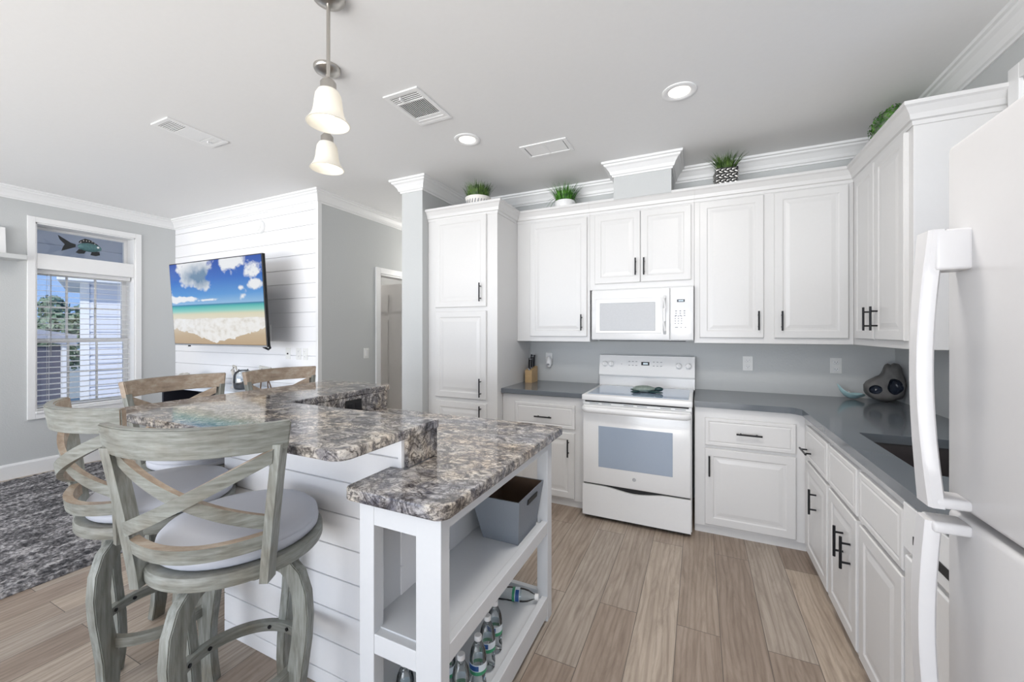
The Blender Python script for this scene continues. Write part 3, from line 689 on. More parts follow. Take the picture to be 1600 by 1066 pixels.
# oven door
od = MB().box(RX0+.008, RX1-.006, yd, yd+.05, .272, .862, bev=.010, seg=3).build('oven_door', M['appl'], rg, smooth=True)
MB().box(-.684, -.166, yd-.002, yd+.01, .405, .712, bev=.0015).build('oven_window', M['ovenwin'], od)
m = MB()
hp = [(RX0+.012, yd+.002, .835), (RX0+.03, yd-.035, .835), (RX0+.06, yd-.048, .835), ((RX0+RX1)/2, yd-.052, .835), (RX1-.06, yd-.048, .835), (RX1-.03, yd-.035, .835), (RX1-.012, yd+.002, .835)]
m.tube(hp, .017, 14, sx=.8, sy=1.25); m.build('oven_handle', M['appl'], od, smooth=True)
for a in (-.725, -.632, -.470, -.375, -.215, -.118): MB().box(a-.035, a+.035, yd+.0292, yd+.034, .870, .876, bev=.001).build('vent_slot', M['grayline'], fr)
em = MB().lathe([(0, .002), (.0115, .002), (.0125, 0)], mat=Matrix.Rotation(PI/2, 4, 'X')).xf(Matrix.Translation((-.426, yd+.0002, .345))).build('emblem', M['grayline'], od)
m = MB()
for a0 in range(0, 360, 90):
    pts = []
    for k in range(9): a = math.radians(a0+k*11); r = .0075; pts.append((-.426+r*math.cos(a), yd-.0022, .345+r*math.sin(a)))
    m.tube(pts, .0008, 6)
m.tube([(-.428, yd-.0022, .348), (-.431, yd-.0022, .345), (-.428, yd-.0022, .342), (-.4265, yd-.0022, .345)], .0007, 6)
m.tube([(-.4205, yd-.0022, .348), (-.4245, yd-.0022, .348), (-.4245, yd-.0022, .342), (-.4205, yd-.0022, .342)], .0007, 6)
m.build('emblem_mark', M['appl'], em)
# storage drawer with the scooped finger pull along its top edge
m = MB(); n = 24; R = []
pts = []
for k in range(n+1):
    u = k/n; x = RX0+.006+(RX1-RX0-.012)*u; s = max(0, 1-abs(u-.5)/.32); pts.append((x, .262-.026*(s*s*(3-2*s))))
fr_ = [(RX0+.006, .03)]+pts[:1]
bm_pts = [(RX0+.006, .030)]+pts+[(RX1-.006, .030)]
m.loft([[(x, yd+.002, z) for x, z in bm_pts], [(x, yd+.05, z) for x, z in bm_pts]]); m.build('drawer', M['appl'], rg)
MB().box(RX0+.012, RX1-.012, yd+.02, yd+.055, .22, .275).build('drawer_gap', M['dark'], rg)
MB().box(RX0+.01, RX1-.01, yd+.04, yd+.06, .008, .035).build('toe_gap', M['dark'], rg)
# back guard
m = MB()
m.loft([[(RX0-.012, YB-.10, .93), (RX0-.012, YB-.02, .93), (RX0-.012, YB-.02, 1.205), (RX0-.012, YB-.085, 1.205), (RX0-.012, YB-.125, 1.035), (RX0-.012, YB-.12, 1.025), (RX0-.012, YB-.10, 1.02)],
        [(RX1+.012, YB-.10, .93), (RX1+.012, YB-.02, .93), (RX1+.012, YB-.02, 1.205), (RX1+.012, YB-.085, 1.205), (RX1+.012, YB-.125, 1.035), (RX1+.012, YB-.12, 1.025), (RX1+.012, YB-.10, 1.02)]])
bg = m.build('back_guard', M['appl'], rg)
sl = math.atan2(.04, .17)
def on_guard(x, z): return Vector((x, YB-.085-(1.205-z)/.17*.04, z))
for x in (-.772, -.715, -.155, -.080):
    k = MB().lathe([(.028, 0), (.028, .004), (.022, .006), (.021, .022), (.017, .026), (0, .026)], n=24)
    k.box(-.005, .005, -.021, .021, .02, .034, bev=.003)
    k.xf(Matrix.Translation(on_guard(x, 1.125)) @ Matrix.Rotation(PI/2-sl, 4, 'X')); k.build('knob', M['appl'], bg, smooth=True)
Mg = Matrix.Translation(on_guard(-.425, 1.138)) @ Matrix.Rotation(-sl, 4, 'X')
MB().box(-.034, .034, -.0025, .001, -.015, .015, bev=.001).xf(Mg).build('display', M['lcd'], bg)
d = MB()
for k in range(4): d.box(-.016+k*.010, -.010+k*.010, -.0035, -.002, -.008, .007)
d.xf(Mg).build('display_digits', M['lcdtxt'], bg)
m = MB()
for x in (-.135, -.105, -.075, .07, .10, .13):
    for z in (.016, -.018): m.box(x-.007, x+.007, -.0016, .0, z-.003, z+.003)
m.box(-.205, -.199, -.0016, 0, -.012, -.006)
m.xf(Mg).build('button', M['grayline'], bg)

# ------------------------------------------------------------------ microwave
mw = empty('microwave', 'white over-the-range microwave with keypad under the two short cabinet doors', 'microwave', (0, 0, 0))
y0 = 3.36; mx0, mx1, mz0, mz1 = -.826, -.037, 1.347, 1.770
MB().box(mx0, mx1, y0+.02, YB-.004, mz0, mz1, bev=.003).build('body', M['appl'], mw)
md = MB().box(mx0, -.208, y0-.006, y0+.022, mz0+.004, mz1-.006, bev=.008, seg=3).build('door', M['appl'], mw, smooth=True)
MB().box(-.790, -.270, y0-.010, y0-.004, 1.405, 1.690, bev=.004).build('door_frame', M['appl'], md)
MB().box(-.755, -.315, y0-.0125, y0-.008, 1.425, 1.655, bev=.003).build('window', M['mwwin'], md)
m = MB(); hx = -.245
m.tube([(hx, y0-.004, 1.405), (hx, y0-.030, 1.425), (hx, y0-.040, 1.50), (hx, y0-.042, 1.55), (hx, y0-.040, 1.60), (hx, y0-.030, 1.675), (hx, y0-.004, 1.695)], .012, 12); m.build('handle', M['appl'], md, smooth=True)
pn = MB().box(-.205, mx1, y0-.006, y0+.022, mz0+.004, mz1-.006, bev=.008, seg=3).build('control_panel', M['appl'], mw, smooth=True)
MB().box(-.155, -.100, y0-.0085, y0-.005, 1.648, 1.668).build('display', M['lcd'], pn)
d = MB()
for k in range(4): d.box(-.143+k*.009, -.138+k*.009, y0-.0095, y0-.008, 1.653, 1.663)
d.build('display_digits', M['lcdtxt'], pn)
m = MB()
for r in range(3):
    for c in range(3): m.box(-.168+c*.030, -.156+c*.030, y0-.0075, y0-.005, 1.575+r*.018-.036, 1.579+r*.018-.036+.004)
m.build('button', M['grayline'], pn)
m = MB()
for r in range(4):
    for c in range(3): m.box(-.172+c*.022, -.163+c*.022, y0-.0075, y0-.005, 1.478+r*.019, 1.486+r*.019)
m.box(-.17, -.148, y0-.0075, y0-.005, 1.448, 1.455); m.box(-.13, -.122, y0-.0075, y0-.005, 1.448, 1.455); m.box(-.10, -.09, y0-.0075, y0-.005, 1.448, 1.455)
m.build('keypad', M['grayline'], pn)
MB().box(mx0+.06, mx1-.06, y0+.03, YB-.06, mz0-.006, mz0+.002).build('underside_grille', M['dark'], mw)

# ------------------------------------------------------------------ refrigerator (front faces -x)
fg = empty('refrigerator', 'large white bottom-freezer refrigerator with curved handles at the right edge', 'refrigerator', (0, 0, 0))
fx, fy0, fy1 = .50, .36, 1.215
MB().box(fx+.075, XR-.03, fy0, fy1, .03, 1.815, bev=.006).build('body', M['fridge'], fg)
MB().box(fx+.09, XR-.05, fy0+.03, fy1-.03, 0, .05).build('base', M['dark'], fg)
ud = MB().box(fx, fx+.068, fy0, fy1+.003, 1.045, 1.828, bev=.012, seg=3).build('refrigerator_door', M['fridge'], fg, smooth=True)
ld = MB().box(fx, fx+.068, fy0, fy1+.003, .07, 1.030, bev=.012, seg=3).build('freezer_door', M['fridge'], fg, smooth=True)
MB().box(fx+.02, fx+.1, fy0+.01, fy0+.08, 1.828, 1.845, bev=.005).build('hinge_cap', M['fridge'], fg)
def fr_handle(parent, z0, z1, name='handle'):
    yh = 1.155; m = MB(); P = []; n = 18
    for k in range(n+1):
        u = k/n; z = z0+(z1-z0)*u; out = .052+.016*math.sin(PI*u)
        wy = .020+.010*abs(2*u-1)**2
        P.append([(fx-out-.012, yh-wy*.8, z), (fx-out-.012, yh+wy*.8, z), (fx-out-.006, yh+wy, z), (fx-out+.012, yh+wy, z), (fx-out+.016, yh+wy*.8, z), (fx-out+.016, yh-wy*.8, z), (fx-out+.012, yh-wy, z), (fx-out-.006, yh-wy, z)])
    m.loft(P)
    m.box(fx-.055, fx+.004, yh-.030, yh+.030, z1-.085, z1, bev=.007, seg=3); m.box(fx-.055, fx+.004, yh-.030, yh+.030, z0, z0+.022, bev=.007, seg=3)
    return m.build('handle', M['fridge'], parent, smooth=True)
fr_handle(ud, 1.052, 1.632)
m = MB(); yh = 1.155; P = []
for k in range(19):
    u = k/18; z = 1.022-.56*u; out = .055+.014*math.sin(PI*u)-.02*u*u
    wy = .022
    P.append([(fx-out-.012, yh-wy*.8, z), (fx-out-.012, yh+wy*.8, z), (fx-out-.006, yh+wy, z), (fx-out+.012, yh+wy, z), (fx-out+.016, yh+wy*.8, z), (fx-out+.016, yh-wy*.8, z), (fx-out+.012, yh-wy, z), (fx-out-.006, yh-wy, z)])
m.loft(P); m.box(fx-.058, fx+.004, yh-.030, yh+.030, 1.0, 1.024, bev=.007, seg=3); m.box(fx-.045, fx+.004, yh-.028, yh+.028, .46, .52, bev=.007, seg=3)
m.build('handle', M['fridge'], ld, smooth=True)
# ------------------------------------------------------------------ peninsula
PX0, PX1, PXI = -2.022, -.966, -1.85      # outer left face, right end, inner face of the long leg
PY0, PY1, PYE = 1.127, 1.296, 2.0
m = MB(); ZP = 1.038
m.box(PX0+.01, PX1-.001, PY0+.01, PY1, 0, ZP); m.box(PX0+.01, PXI, PY1-.001, PYE, 0, ZP)
z = -.065
while z < ZP-.02:
    a, b = max(z+.0022, 0), min(z+.1262, ZP)
    m.box(PX0, PX1, PY0, PY0+.012, a, b, bev=.0015, seg=1); m.box(PX0, PX0+.012, PY0+.012, PYE, a, b, bev=.0015, seg=1)
    z += .1285
m.box(PX1-.012, PX1+.004, PY0-.004, PY0+.014, .93, ZP, bev=.001)
pw = struct(m.build('wall_island', M['ship']))
# raised bar top
R0 = .045
def rounded(pts, rad):
    out = []; n = len(pts)
    for i in range(n):
        p, q, s = Vector(pts[i-1]), Vector(pts[i]), Vector(pts[(i+1) % n]); r = rad[i]
        if r == 0: out.append(tuple(q)); continue
        a = (p-q).normalized(); b = (s-q).normalized()
        A = q+a*r; B = q+b*r; c = q+(a+b)*r
        for k in range(7):
            t = k/6; v = (A-c).lerp(B-c, t).normalized()*r if (A-c).lerp(B-c, t).length > 1e-6 else A-c
            out.append(tuple(c+v))
    return out
bar = rounded([(-2.40, .828), (-.935, .828), (-.935, 1.318), (-1.832, 1.318), (-1.832, 2.035), (-2.40, 2.035)], [.10, .05, .012, 0.0, .02, .04])
m = MB().prism(bar, ZP, 1.072, bev=.006)
bt = m.build('bar_countertop', M['granite']); tag(bt, 'raised L-shaped granite bar top on the shiplap half wall', 'countertop')
m = MB().box(PX1, PX1+.02, PY0+.012, PY1+.02, .9305, ZP-.0005, bev=.001).box(PXI, PX1, PY1, PY1+.02, .9305, ZP-.0005).box(PXI, PXI+.02, PY1+.02, PYE, .9305, ZP-.0005, bev=.001)
m.build('backsplash', M['granite'], bt)
ol = empty('outlet', 'black outlet in the granite backsplash under the raised bar', 'outlet', (PXI+.021, 1.72, .985), 0)
MB().box(0, .005, -.06, .06, -.036, .036, bev=.002).build('plate', M['dark'], ol)
MB().box(.004, .007, -.045, -.01, -.016, .016, bev=.001).box(.004, .007, .01, .045, -.016, .016, bev=.001).build('socket', M['black'], ol)
# lower counter
low = rounded([(-1.018, .912), (-.634, .912), (-.634, 1.978), (-1.848, 1.978), (-1.848, 1.298), (-.944, 1.298), (-.944, 1.125), (-1.018, 1.125)], [.03, .04, .02, 0.0, 0.0, 0.0, 0.0, .0])
lc = MB().prism(low, ZB, ZT, bev=.006).build('island_countertop', M['granite']); tag(lc, 'lower granite counter over the open white shelves', 'countertop')
bc = empty('base_cabinet', 'white cabinet run below the lower granite counter, behind the open shelves', 'cabinet', (0, 0, 0), 0, 'white base cabinets')
MB().box(-1.845, -.987, PY1+.002, 1.93, 0.06, ZB, bev=.002).box(-1.84, -.99, PY1+.003, 1.88, 0, .06).build('body', M['shelfw'], bc)
for a, b in ((-1.80, -1.44), (-1.42, -1.02)):
    panel_mesh(-b, -a, .10, .85).xf(Matrix.Translation((0, 1.93, 0)) @ Matrix.Rotation(PI, 4, 'Z')).build('door', M['cab'], bc)
# open shelf unit
sx0, sx1, sy0, sy1 = -.984, -.670, .950, 1.900
su = empty('shelf_unit', 'open white two-tier shelf unit at the end of the peninsula', 'shelf', (0, 0, 0))
def post(a, b, c, d): MB().box(a, b, c, d, .0, ZB-.001, bev=.0025).build('post', M['shelfw'], su)
post(sx0, -.924, sy0, sy0+.045); post(-.760, sx1, sy0, sy0+.045); post(sx1-.055, sx1, sy1-.06, sy1); post(sx0, sx0+.05, sy1-.06, sy1)
MB().box(-.924, -.760, sy0+.002, sy0+.04, .812, ZB-.001).box(sx1-.022, sx1-.001, sy0+.045, sy1-.06, .838, ZB-.001).box(sx0+.05, sx1-.055, sy1-.03, sy1-.004, .838, ZB-.001).build('apron', M['shelfw'], su)
MB().box(sx0, sx0+.014, sy0+.045, sy1-.06, .10, ZB-.001).build('back_panel', M['shelfw'], su)
MB().box(sx0+.014, sx1-.012, sy0+.03, sy1-.012, .452, .475).box(sx1-.03, sx1-.001, sy0+.045, sy1-.06, .432, .490, bev=.002).box(-.924, -.760, sy0+.002, sy0+.03, .407, .470, bev=.002).box(sx0+.05, sx1-.055, sy1-.03, sy1-.004, .432, .490, bev=.002).build('shelf_board', M['shelfw'], su)
MB().box(sx0+.014, sx1-.012, sy0+.03, sy1-.012, .085, .105).box(sx1-.03, sx1-.001, sy0+.045, sy1-.06, .03, .122, bev=.002).box(-.924, -.760, sy0+.002, sy0+.03, .03, .122, bev=.002).box(sx0+.05, sx1-.055, sy1-.03, sy1-.004, .03, .122, bev=.002).build('shelf_board', M['shelfw'], su)
# bin
bn = empty('storage_bin', 'gray tapered storage bin on the upper shelf of the island end', 'bin', (0, 0, 0))
def rec(x0, x1, y0, y1, z): return [(x0, y0, z), (x1, y0, z), (x1, y1, z), (x0, y1, z)]
m = MB()
zb0, zb1 = .476, .690
m.loft([rec(-.898, -.722, 1.605, 1.815, zb0), rec(-.930, -.690, 1.545, 1.838, zb1), rec(-.924, -.696, 1.551, 1.832, zb1)], cap=False)
m.loft([rec(-.898, -.722, 1.605, 1.815, zb0), rec(-.897, -.723, 1.606, 1.814, zb0+.004)], cap=True)
m.build('body', M['bin'], bn)
m = MB(); m.loft([rec(-.924, -.696, 1.551, 1.832, zb1-.001), rec(-.893, -.727, 1.610, 1.810, zb0+.006)], cap=False); m.quad(rec(-.893, -.727, 1.610, 1.810, zb0+.006)); m.build('lining', M['binin'], bn)
m = MB(); m.box(-.0015, .003, -.055, .055, -.012, .012, bev=.001).xf(Matrix.Translation((-.693, 1.70, .655)) @ Matrix.Rotation(math.radians(8), 4, 'Y')); m.build('handle_slot', M['dark'], bn)
# water bottles
M['label_b'] = plain('bottle_label_blue', (40, 84, 150), 0.4); M['label_w'] = plain('bottle_label_white', (222, 232, 240), 0.4); M['label_g'] = plain('bottle_label_green', (60, 150, 110), 0.4)
def bottle(loc, label, lie=None):
    o = empty('water_bottle', label, 'bottle', loc, 0, 'water bottles on the lower shelf')
    m = MB().lathe([(0, .004), (.022, 0), (.030, .006), (.031, .03), (.029, .045), (.031, .058), (.031, .110), (.030, .128), (.026, .150), (.016, .172), (.0125, .178), (.0125, .186)], n=24)
    parts = [(m, 'body', 'bottle', True)]
    parts.append((MB().lathe([(.0135, .184), (.0138, .188), (.0138, .199), (.012, .201), (0, .201)], n=20), 'cap', 'plastic', True))
    parts.append((MB().lathe([(.0316, .075), (.0316, .088)], n=24), 'label', 'label_g', True)); parts.append((MB().lathe([(.0316, .088), (.0316, .112)], n=24), 'label', 'label_w', True))
    lb = MB()
    for a0 in (200,):
        lb.loft([[(.032*math.cos(math.radians(a0+k*8)), .032*math.sin(math.radians(a0+k*8)), zz) for k in range(14)] for zz in (.091, .109)], cap=False, closed=False)
    parts.append((lb, 'label_print', 'label_b', True))
    for mb, nm, mt, sm in parts:
        if lie is not None: mb.xf(Matrix.Translation((0, 0, .0315)) @ Matrix.Rotation(lie, 4, 'Z') @ Matrix.Rotation(PI/2, 4, 'Y') @ Matrix.Translation((0, 0, -.1)))
        mb.build(nm, M[mt], o, smooth=sm)
    return o
zs = .1055
for x, y, l in ((-.735, 1.275, 'upright water bottle in the middle of the lower shelf, green band facing the aisle'), (-.745, 1.175, 'upright water bottle nearest the front corner post of the lower shelf'), (-.752, 1.378, 'upright water bottle behind the middle one on the lower shelf'), (-.765, 1.465, 'farthest upright water bottle of the row on the lower shelf'),
                (-.845, 1.12, 'water bottle seen through the lower end opening, nearer the right post'), (-.905, 1.075, 'water bottle seen through the lower end opening, on the left'), (-.83, 1.215, 'water bottle standing behind the front row on the lower shelf')):
    bottle((x, y, zs), l)
bottle((-.80, 1.775, zs), 'water bottle lying on its side at the far end of the lower shelf', lie=.25)

# ------------------------------------------------------------------ bar stools (local: sitter looks to +y)
zt_, wt_, ft_, wb_, fb_, zb_ = 1.161, .241, .220, .178, .180, .678
def shell(s, z, off=0):
    k = (z-zb_)/(zt_-zb_); k2 = k**1.15
    w = wb_+(wt_-wb_)*k2; f = fb_+(ft_-fb_)*k2; b = .065+.02*k
    x = s*w; y = -(f+b*(1-s*s)); n = Vector((2*b*s/w if w else 0, -1)); n = Vector((-2*b*s/w*-1, -1)).normalized()
    return Vector((x+n.x*off, y+n.y*off, z))
def strip(m, path, hh, t0, t1, mi=0, mi_in=None):
    """path of (s,z); a slat of half height hh following the curved back"""
    R = []
    for s, z in path:
        R.append([shell(s, z-hh, t0), shell(s, z+hh, t0), shell(s, z+hh, t1), shell(s, z-hh, t1)])
    m.loft(R, mi)
    return m
LA = math.radians(-14)
def make_stool(label, loc, rz):
    o = empty('bar_stool', label, 'stool', loc, rz, 'bar stools around the peninsula')
    W = M['wood']
    MB().lathe([(0, .684), (.238, .684), (.247, .687), (.250, .694), (.250, .722), (.247, .727), (.241, .729), (.228, .727), (0, .727)], n=56).build('seat_frame', W, o, smooth=True)
    MB().lathe([(0, .727), (.222, .727), (.230, .734), (.232, .752), (.227, .760), (.230, .765), (.227, .779), (.212, .794), (.16, .803), (.09, .808), (0, .809)], cy=.012, n=56).build('cushion', M['cushion'], o, smooth=True, angle=60)
    MB().lathe([(0, .672), (.10, .672), (.10, .690), (0, .690)], n=28).build('swivel_plate', M['black'], o, smooth=True)
    MB().box(-.115, .115, -.115, .115, .630, .672, bev=.012).build('leg_block', M['wood_v'], o)
    lp = [(.085, .652), (.130, .657), (.176, .645), (.210, .612), (.230, .555), (.236, .48), (.230, .40), (.218, .32), (.207, .24), (.203, .16), (.208, .08), (.220, 0.0)]
    for k in range(4):
        a = LA+k*PI/2; u = Vector((math.cos(a), math.sin(a), 0)); v = Vector((-u.y, u.x, 0)); R = []
        for i, (r, z) in enumerate(lp):
            p0 = Vector(lp[max(i-1, 0)]); p1 = Vector(lp[min(i+1, len(lp)-1)]); d = (p1-p0).normalized(); nrm = Vector((-d.y, d.x))
            hw = .018; ht = .028 if i > 1 else .024
            c = u*r+Vector((0, 0, z)); n3 = u*nrm.x+Vector((0, 0, nrm.y))
            if i == len(lp)-1: n3 = u
            R.append([c+n3*ht+v*hw, c+n3*ht-v*hw, c-n3*ht-v*hw, c-n3*ht+v*hw])
        m = MB().loft(R); bmesh.ops.bevel(m.bm, geom=[e for e in m.bm.edges if len(e.link_faces) == 2 and e.calc_face_angle(0) > 1.0], offset=.003, segments=2, affect='EDGES')
        m.build('leg', M['wood_v'], o, smooth=True)
    m = MB(); n = 48
    pr = [(.172, .268), (.196, .268), (.196, .302), (.172, .302)]
    m.loft([[(r*math.cos(2*PI*i/n), r*math.sin(2*PI*i/n), z) for r, z in pr] for i in range(n)]+[[(r, 0, z) for r, z in pr]], cap=False)
    fr = m.build('foot_ring', W, o, smooth=True)
    for k in range(4):
        for da in (-.22, .22):
            a = LA+k*PI/2+da; MB().cyl((.168*math.cos(a), .168*math.sin(a), .285), (.174*math.cos(a), .174*math.sin(a), .285), .007, 10).build('bolt', M['black'], fr)
    for s in (-1, 1):
        R = []
        for i in range(13):
            z = zb_+(1.095-zb_)*i/12; A = shell(s*1.0, z); ux = Vector((1, 0, 0)); wd = .0145
            d = .030
            R.append([A+Vector((-wd*.85, .022, 0)), A+Vector((wd*.85, .022, 0)), A+Vector((wd*.85, -.024, 0)), A+Vector((-wd*.85, -.024, 0))])
        MB().loft(R).build('back_post', M['wood_v'], o)
    S = [(-1.07+2.14*i/24) for i in range(25)]
    m = strip(MB(), [(s, 1.118) for s in S], .0425, -.014, .014); bmesh.ops.bevel(m.bm, geom=[e for e in m.bm.edges if e.calc_face_angle(0) > 1.2], offset=.004, segments=2, affect='EDGES')
    # inner face of the rail is browner
    m.bm.normal_update()
    for f in m.bm.faces:
        if f.normal.y > .55 or (abs(f.normal.y) > .35 and f.normal.y > 0 and abs(f.normal.z) < .3): f.material_index = 1
    m.build('top_rail', [W, M['wood_in']], o)
    for sgn in (1, -1):
        P = []
        for i in range(21):
            u = i/20; s = sgn*(-.93+1.86*u); z = 1.062-.205*u-.008*math.sin(PI*u)
            P.append((s, z))
        off = -.008 if sgn > 0 else .010
        m = strip(MB(), P, .021, off-.009, off+.009); m.bm.normal_update()
        for f in m.bm.faces:
            if f.normal.z > .5 or f.normal.y > .4: f.material_index = 1
        m.build('cross_slat', [W, M['wood_in']], o)
    m = strip(MB(), [(-.95+1.9*i/20, .808-.010*(1-(-.95+1.9*i/20)**2)) for i in range(21)], .021, -.013, .013); m.bm.normal_update()
    for f in m.bm.faces:
        if f.normal.z > .5 or f.normal.y > .4: f.material_index = 1
    m.build('lower_rail', [W, M['wood_in']], o)
    return o
s1 = make_stool('gray wood swivel stool in front, its crossed back turned to the camera', (-1.414, .843, 0), .511)
for lab, loc, rz, la in (('gray wood swivel stool behind the front one, its back curving beside the rug', (-2.008, .881, 0), -.035, 36),
                     ('gray wood stool behind the bar below the window, backrest above the granite', (-2.48, 1.266, 0), -1.525, 20),
                     ('gray wood stool at the far end of the bar below the television', (-2.41, 1.828, 0), -1.611, 40)):
    s = dup(s1); s['label'] = lab; s.location = loc; s.rotation_euler = (0, 0, rz)
    for ch in s.children:
        if ch.name.split('.')[0] in ('leg', 'leg_block', 'foot_ring'): ch.rotation_euler = (0, 0, math.radians(la))
# ------------------------------------------------------------------ rug
rx0, rx1, ry0, ry1 = -5.86, -3.345, -1.6, 2.1
t = bmesh.new(); nx, ny = 150, 200
G = [[t.verts.new((rx0+(rx1-rx0)*i/nx, ry0+(ry1-ry0)*j/ny, .022+random.uniform(-.006, .008) if 0 < i < nx and 0 < j < ny else .003)) for i in range(nx+1)] for j in range(ny+1)]
for j in range(ny):
    for i in range(nx): t.faces.new((G[j][i], G[j][i+1], G[j+1][i+1], G[j+1][i]))
m = MB(); m._add(t, 0); m.box(rx0, rx1, ry0, ry1, .001, .005)
r = m.build('area_rug', M['rug'], smooth=True); tag(r, 'dark gray streaked shag rug on the living room floor', 'rug')

# ------------------------------------------------------------------ television
def tvmat():
    m, N, K, p = mat('beach_picture'); tc = N.new('ShaderNodeTexCoord'); sp = N.new('ShaderNodeSeparateXYZ'); K.new(tc.outputs['Object'], sp.inputs[0])
    def math_(op, a, b=None, c=None):
        n = N.new('ShaderNodeMath'); n.operation = op
        for i, v in enumerate((a, b, c)):
            if v is None: continue
            if isinstance(v, (int, float)): n.inputs[i].default_value = v
            else: K.new(v, n.inputs[i])
        return n.outputs[0]
    w, h = 1.46, .815
    u = math_('ADD', math_('DIVIDE', sp.outputs[0], w), .5); v = math_('ADD', math_('DIVIDE', sp.outputs[2], h), .5)
    base = ramp(N, [(0.0, (196, 170, 136)), (.12, (206, 184, 152)), (.30, (240, 232, 214)), (.37, (232, 226, 196)), (.41, (150, 218, 206)), (.46, (78, 190, 186)), (.485, (40, 128, 170)), (.495, (150, 196, 236)), (.60, (92, 160, 226)), (.80, (40, 110, 204)), (1.0, (18, 78, 178))]); K.new(v, base.inputs[0])
    def noise(sc, det, sx=1, sz=1, off=0):
        mp = N.new('ShaderNodeMapping'); mp.inputs['Scale'].default_value = (sx, 1, sz); mp.inputs['Location'].default_value = (off, 0, off*.7); K.new(tc.outputs['Object'], mp.inputs[0])
        n = N.new('ShaderNodeTexNoise'); n.inputs['Scale'].default_value = sc; n.inputs['Detail'].default_value = det; n.inputs['Roughness'].default_value = .6; K.new(mp.outputs[0], n.inputs['Vector']); return n.outputs['Fac']
    cn = noise(3.6, 9, 1, 1.5)
    def blob(cu, cv, ru, rv, s):
        a = math_('DIVIDE', math_('SUBTRACT', u, cu), ru); b = math_('DIVIDE', math_('SUBTRACT', v, cv), rv)
        return math_('MULTIPLY', math_('MAXIMUM', math_('SUBTRACT', 1.0, math_('SQRT', math_('ADD', math_('MULTIPLY', a, a), math_('MULTIPLY', b, b)))), 0), s)
    bl = None
    for B in ((.28, .90, .30, .30, 1.0), (.36, .74, .17, .16, .8), (.72, .96, .22, .20, .9), (.92, .84, .22, .14, .8), (.95, .70, .14, .09, .8), (.15, .56, .32, .06, .9), (.42, .54, .25, .035, .7), (.78, .66, .06, .05, .6)):
        q = blob(*B); bl = q if bl is None else math_('MAXIMUM', bl, q)
    cm = math_('MULTIPLY_ADD', math_('SUBTRACT', cn, .5), 1.9, bl); cr = N.new('ShaderNodeValToRGB'); cr.color_ramp.elements[0].position = .26; cr.color_ramp.elements[1].position = .46; K.new(cm, cr.inputs[0])
    sky = math_('GREATER_THAN', v, .505); cmask = math_('MULTIPLY', cr.outputs[0], sky)
    dk = math_('MULTIPLY', blob(.32, .82, .30, .24, 1.3), noise(5, 4, 1, 1, 3)); cc = ramp(N, [(.12, (250, 252, 255)), (.5, (110, 144, 176))]); K.new(dk, cc.inputs[0])
    mx = N.new('ShaderNodeMixRGB'); K.new(cmask, mx.inputs[0]); K.new(base.outputs[0], mx.inputs[1]); K.new(cc.outputs[0], mx.inputs[2])
    # foam of the wave: a tongue with ragged lower edge
    cu = math_('ABSOLUTE', math_('SUBTRACT', u, .5)); edge = math_('MULTIPLY_ADD', cu, .34, .035); edge = math_('MULTIPLY_ADD', noise(9, 5, 1, 1, 8), .14, math_('SUBTRACT', edge, .08))
    f1 = math_('GREATER_THAN', v, edge); f2 = math_('LESS_THAN', v, math_('MULTIPLY_ADD', noise(4, 4, 1, 3, 5), .05, .29)); fm = math_('MULTIPLY', f1, f2)
    fc = ramp(N, [(.3, (226, 220, 210)), (.5, (250, 248, 244)), (.7, (255, 255, 255))]); K.new(noise(12, 6, 1, 1.6, 2), fc.inputs[0])
    m2 = N.new('ShaderNodeMixRGB'); K.new(fm, m2.inputs[0]); K.new(mx.outputs[0], m2.inputs[1]); K.new(fc.outputs[0], m2.inputs[2])
    p.inputs['Base Color'].default_value = (.01, .01, .01, 1); p.inputs['Roughness'].default_value = .25; K.new(m2.outputs[0], p.inputs['Emission Color']); p.inputs['Emission Strength'].default_value = .53
    return m
tv = empty('television', 'flat television on the white shiplap wall showing a beach with turquoise water', 'television', (-4.494, 2.42, 1.713)); tv.rotation_euler = (.063, 0, .008); tv.scale = (1.052, 1.052, 1.052)
MB().box(-.75, .75, -.008, .022, -.422, .422, bev=.004).build('bezel', M['tvb'], tv)
MB().box(-.738, .738, -.0105, -.006, -.404, .412).build('screen', tvmat(), tv)
MB().box(-.45, .45, .02, .055, -.35, .15, bev=.01).build('back_housing', M['tvb'], tv)
MB().box(-.742, .742, -.0095, .01, -.420, -.408).build('chin', M['grayline'], tv)
m = MB().box(-.18, .18, .055, .075, -.15, .15).cyl((-.1, .07, -.02), (.18, .18, -.02), .022, 8).cyl((.18, .18, -.02), (-.05, .30, -.02), .022, 8).box(-.16, .10, .298, .318, -.16, .16); m.build('wall_bracket', M['tvb'], tv)
m = MB().tube([(.60, .04, -.40), (.61, .05, -.43), (.66, .06, -.45), (.70, .05, -.435), (.70, .04, -.40)], .010, 8); m.build('cable', M['black'], tv, smooth=True)
MB().box(-.52, -.49, -.002, .01, -.435, -.42).build('sensor', M['tvb'], tv)

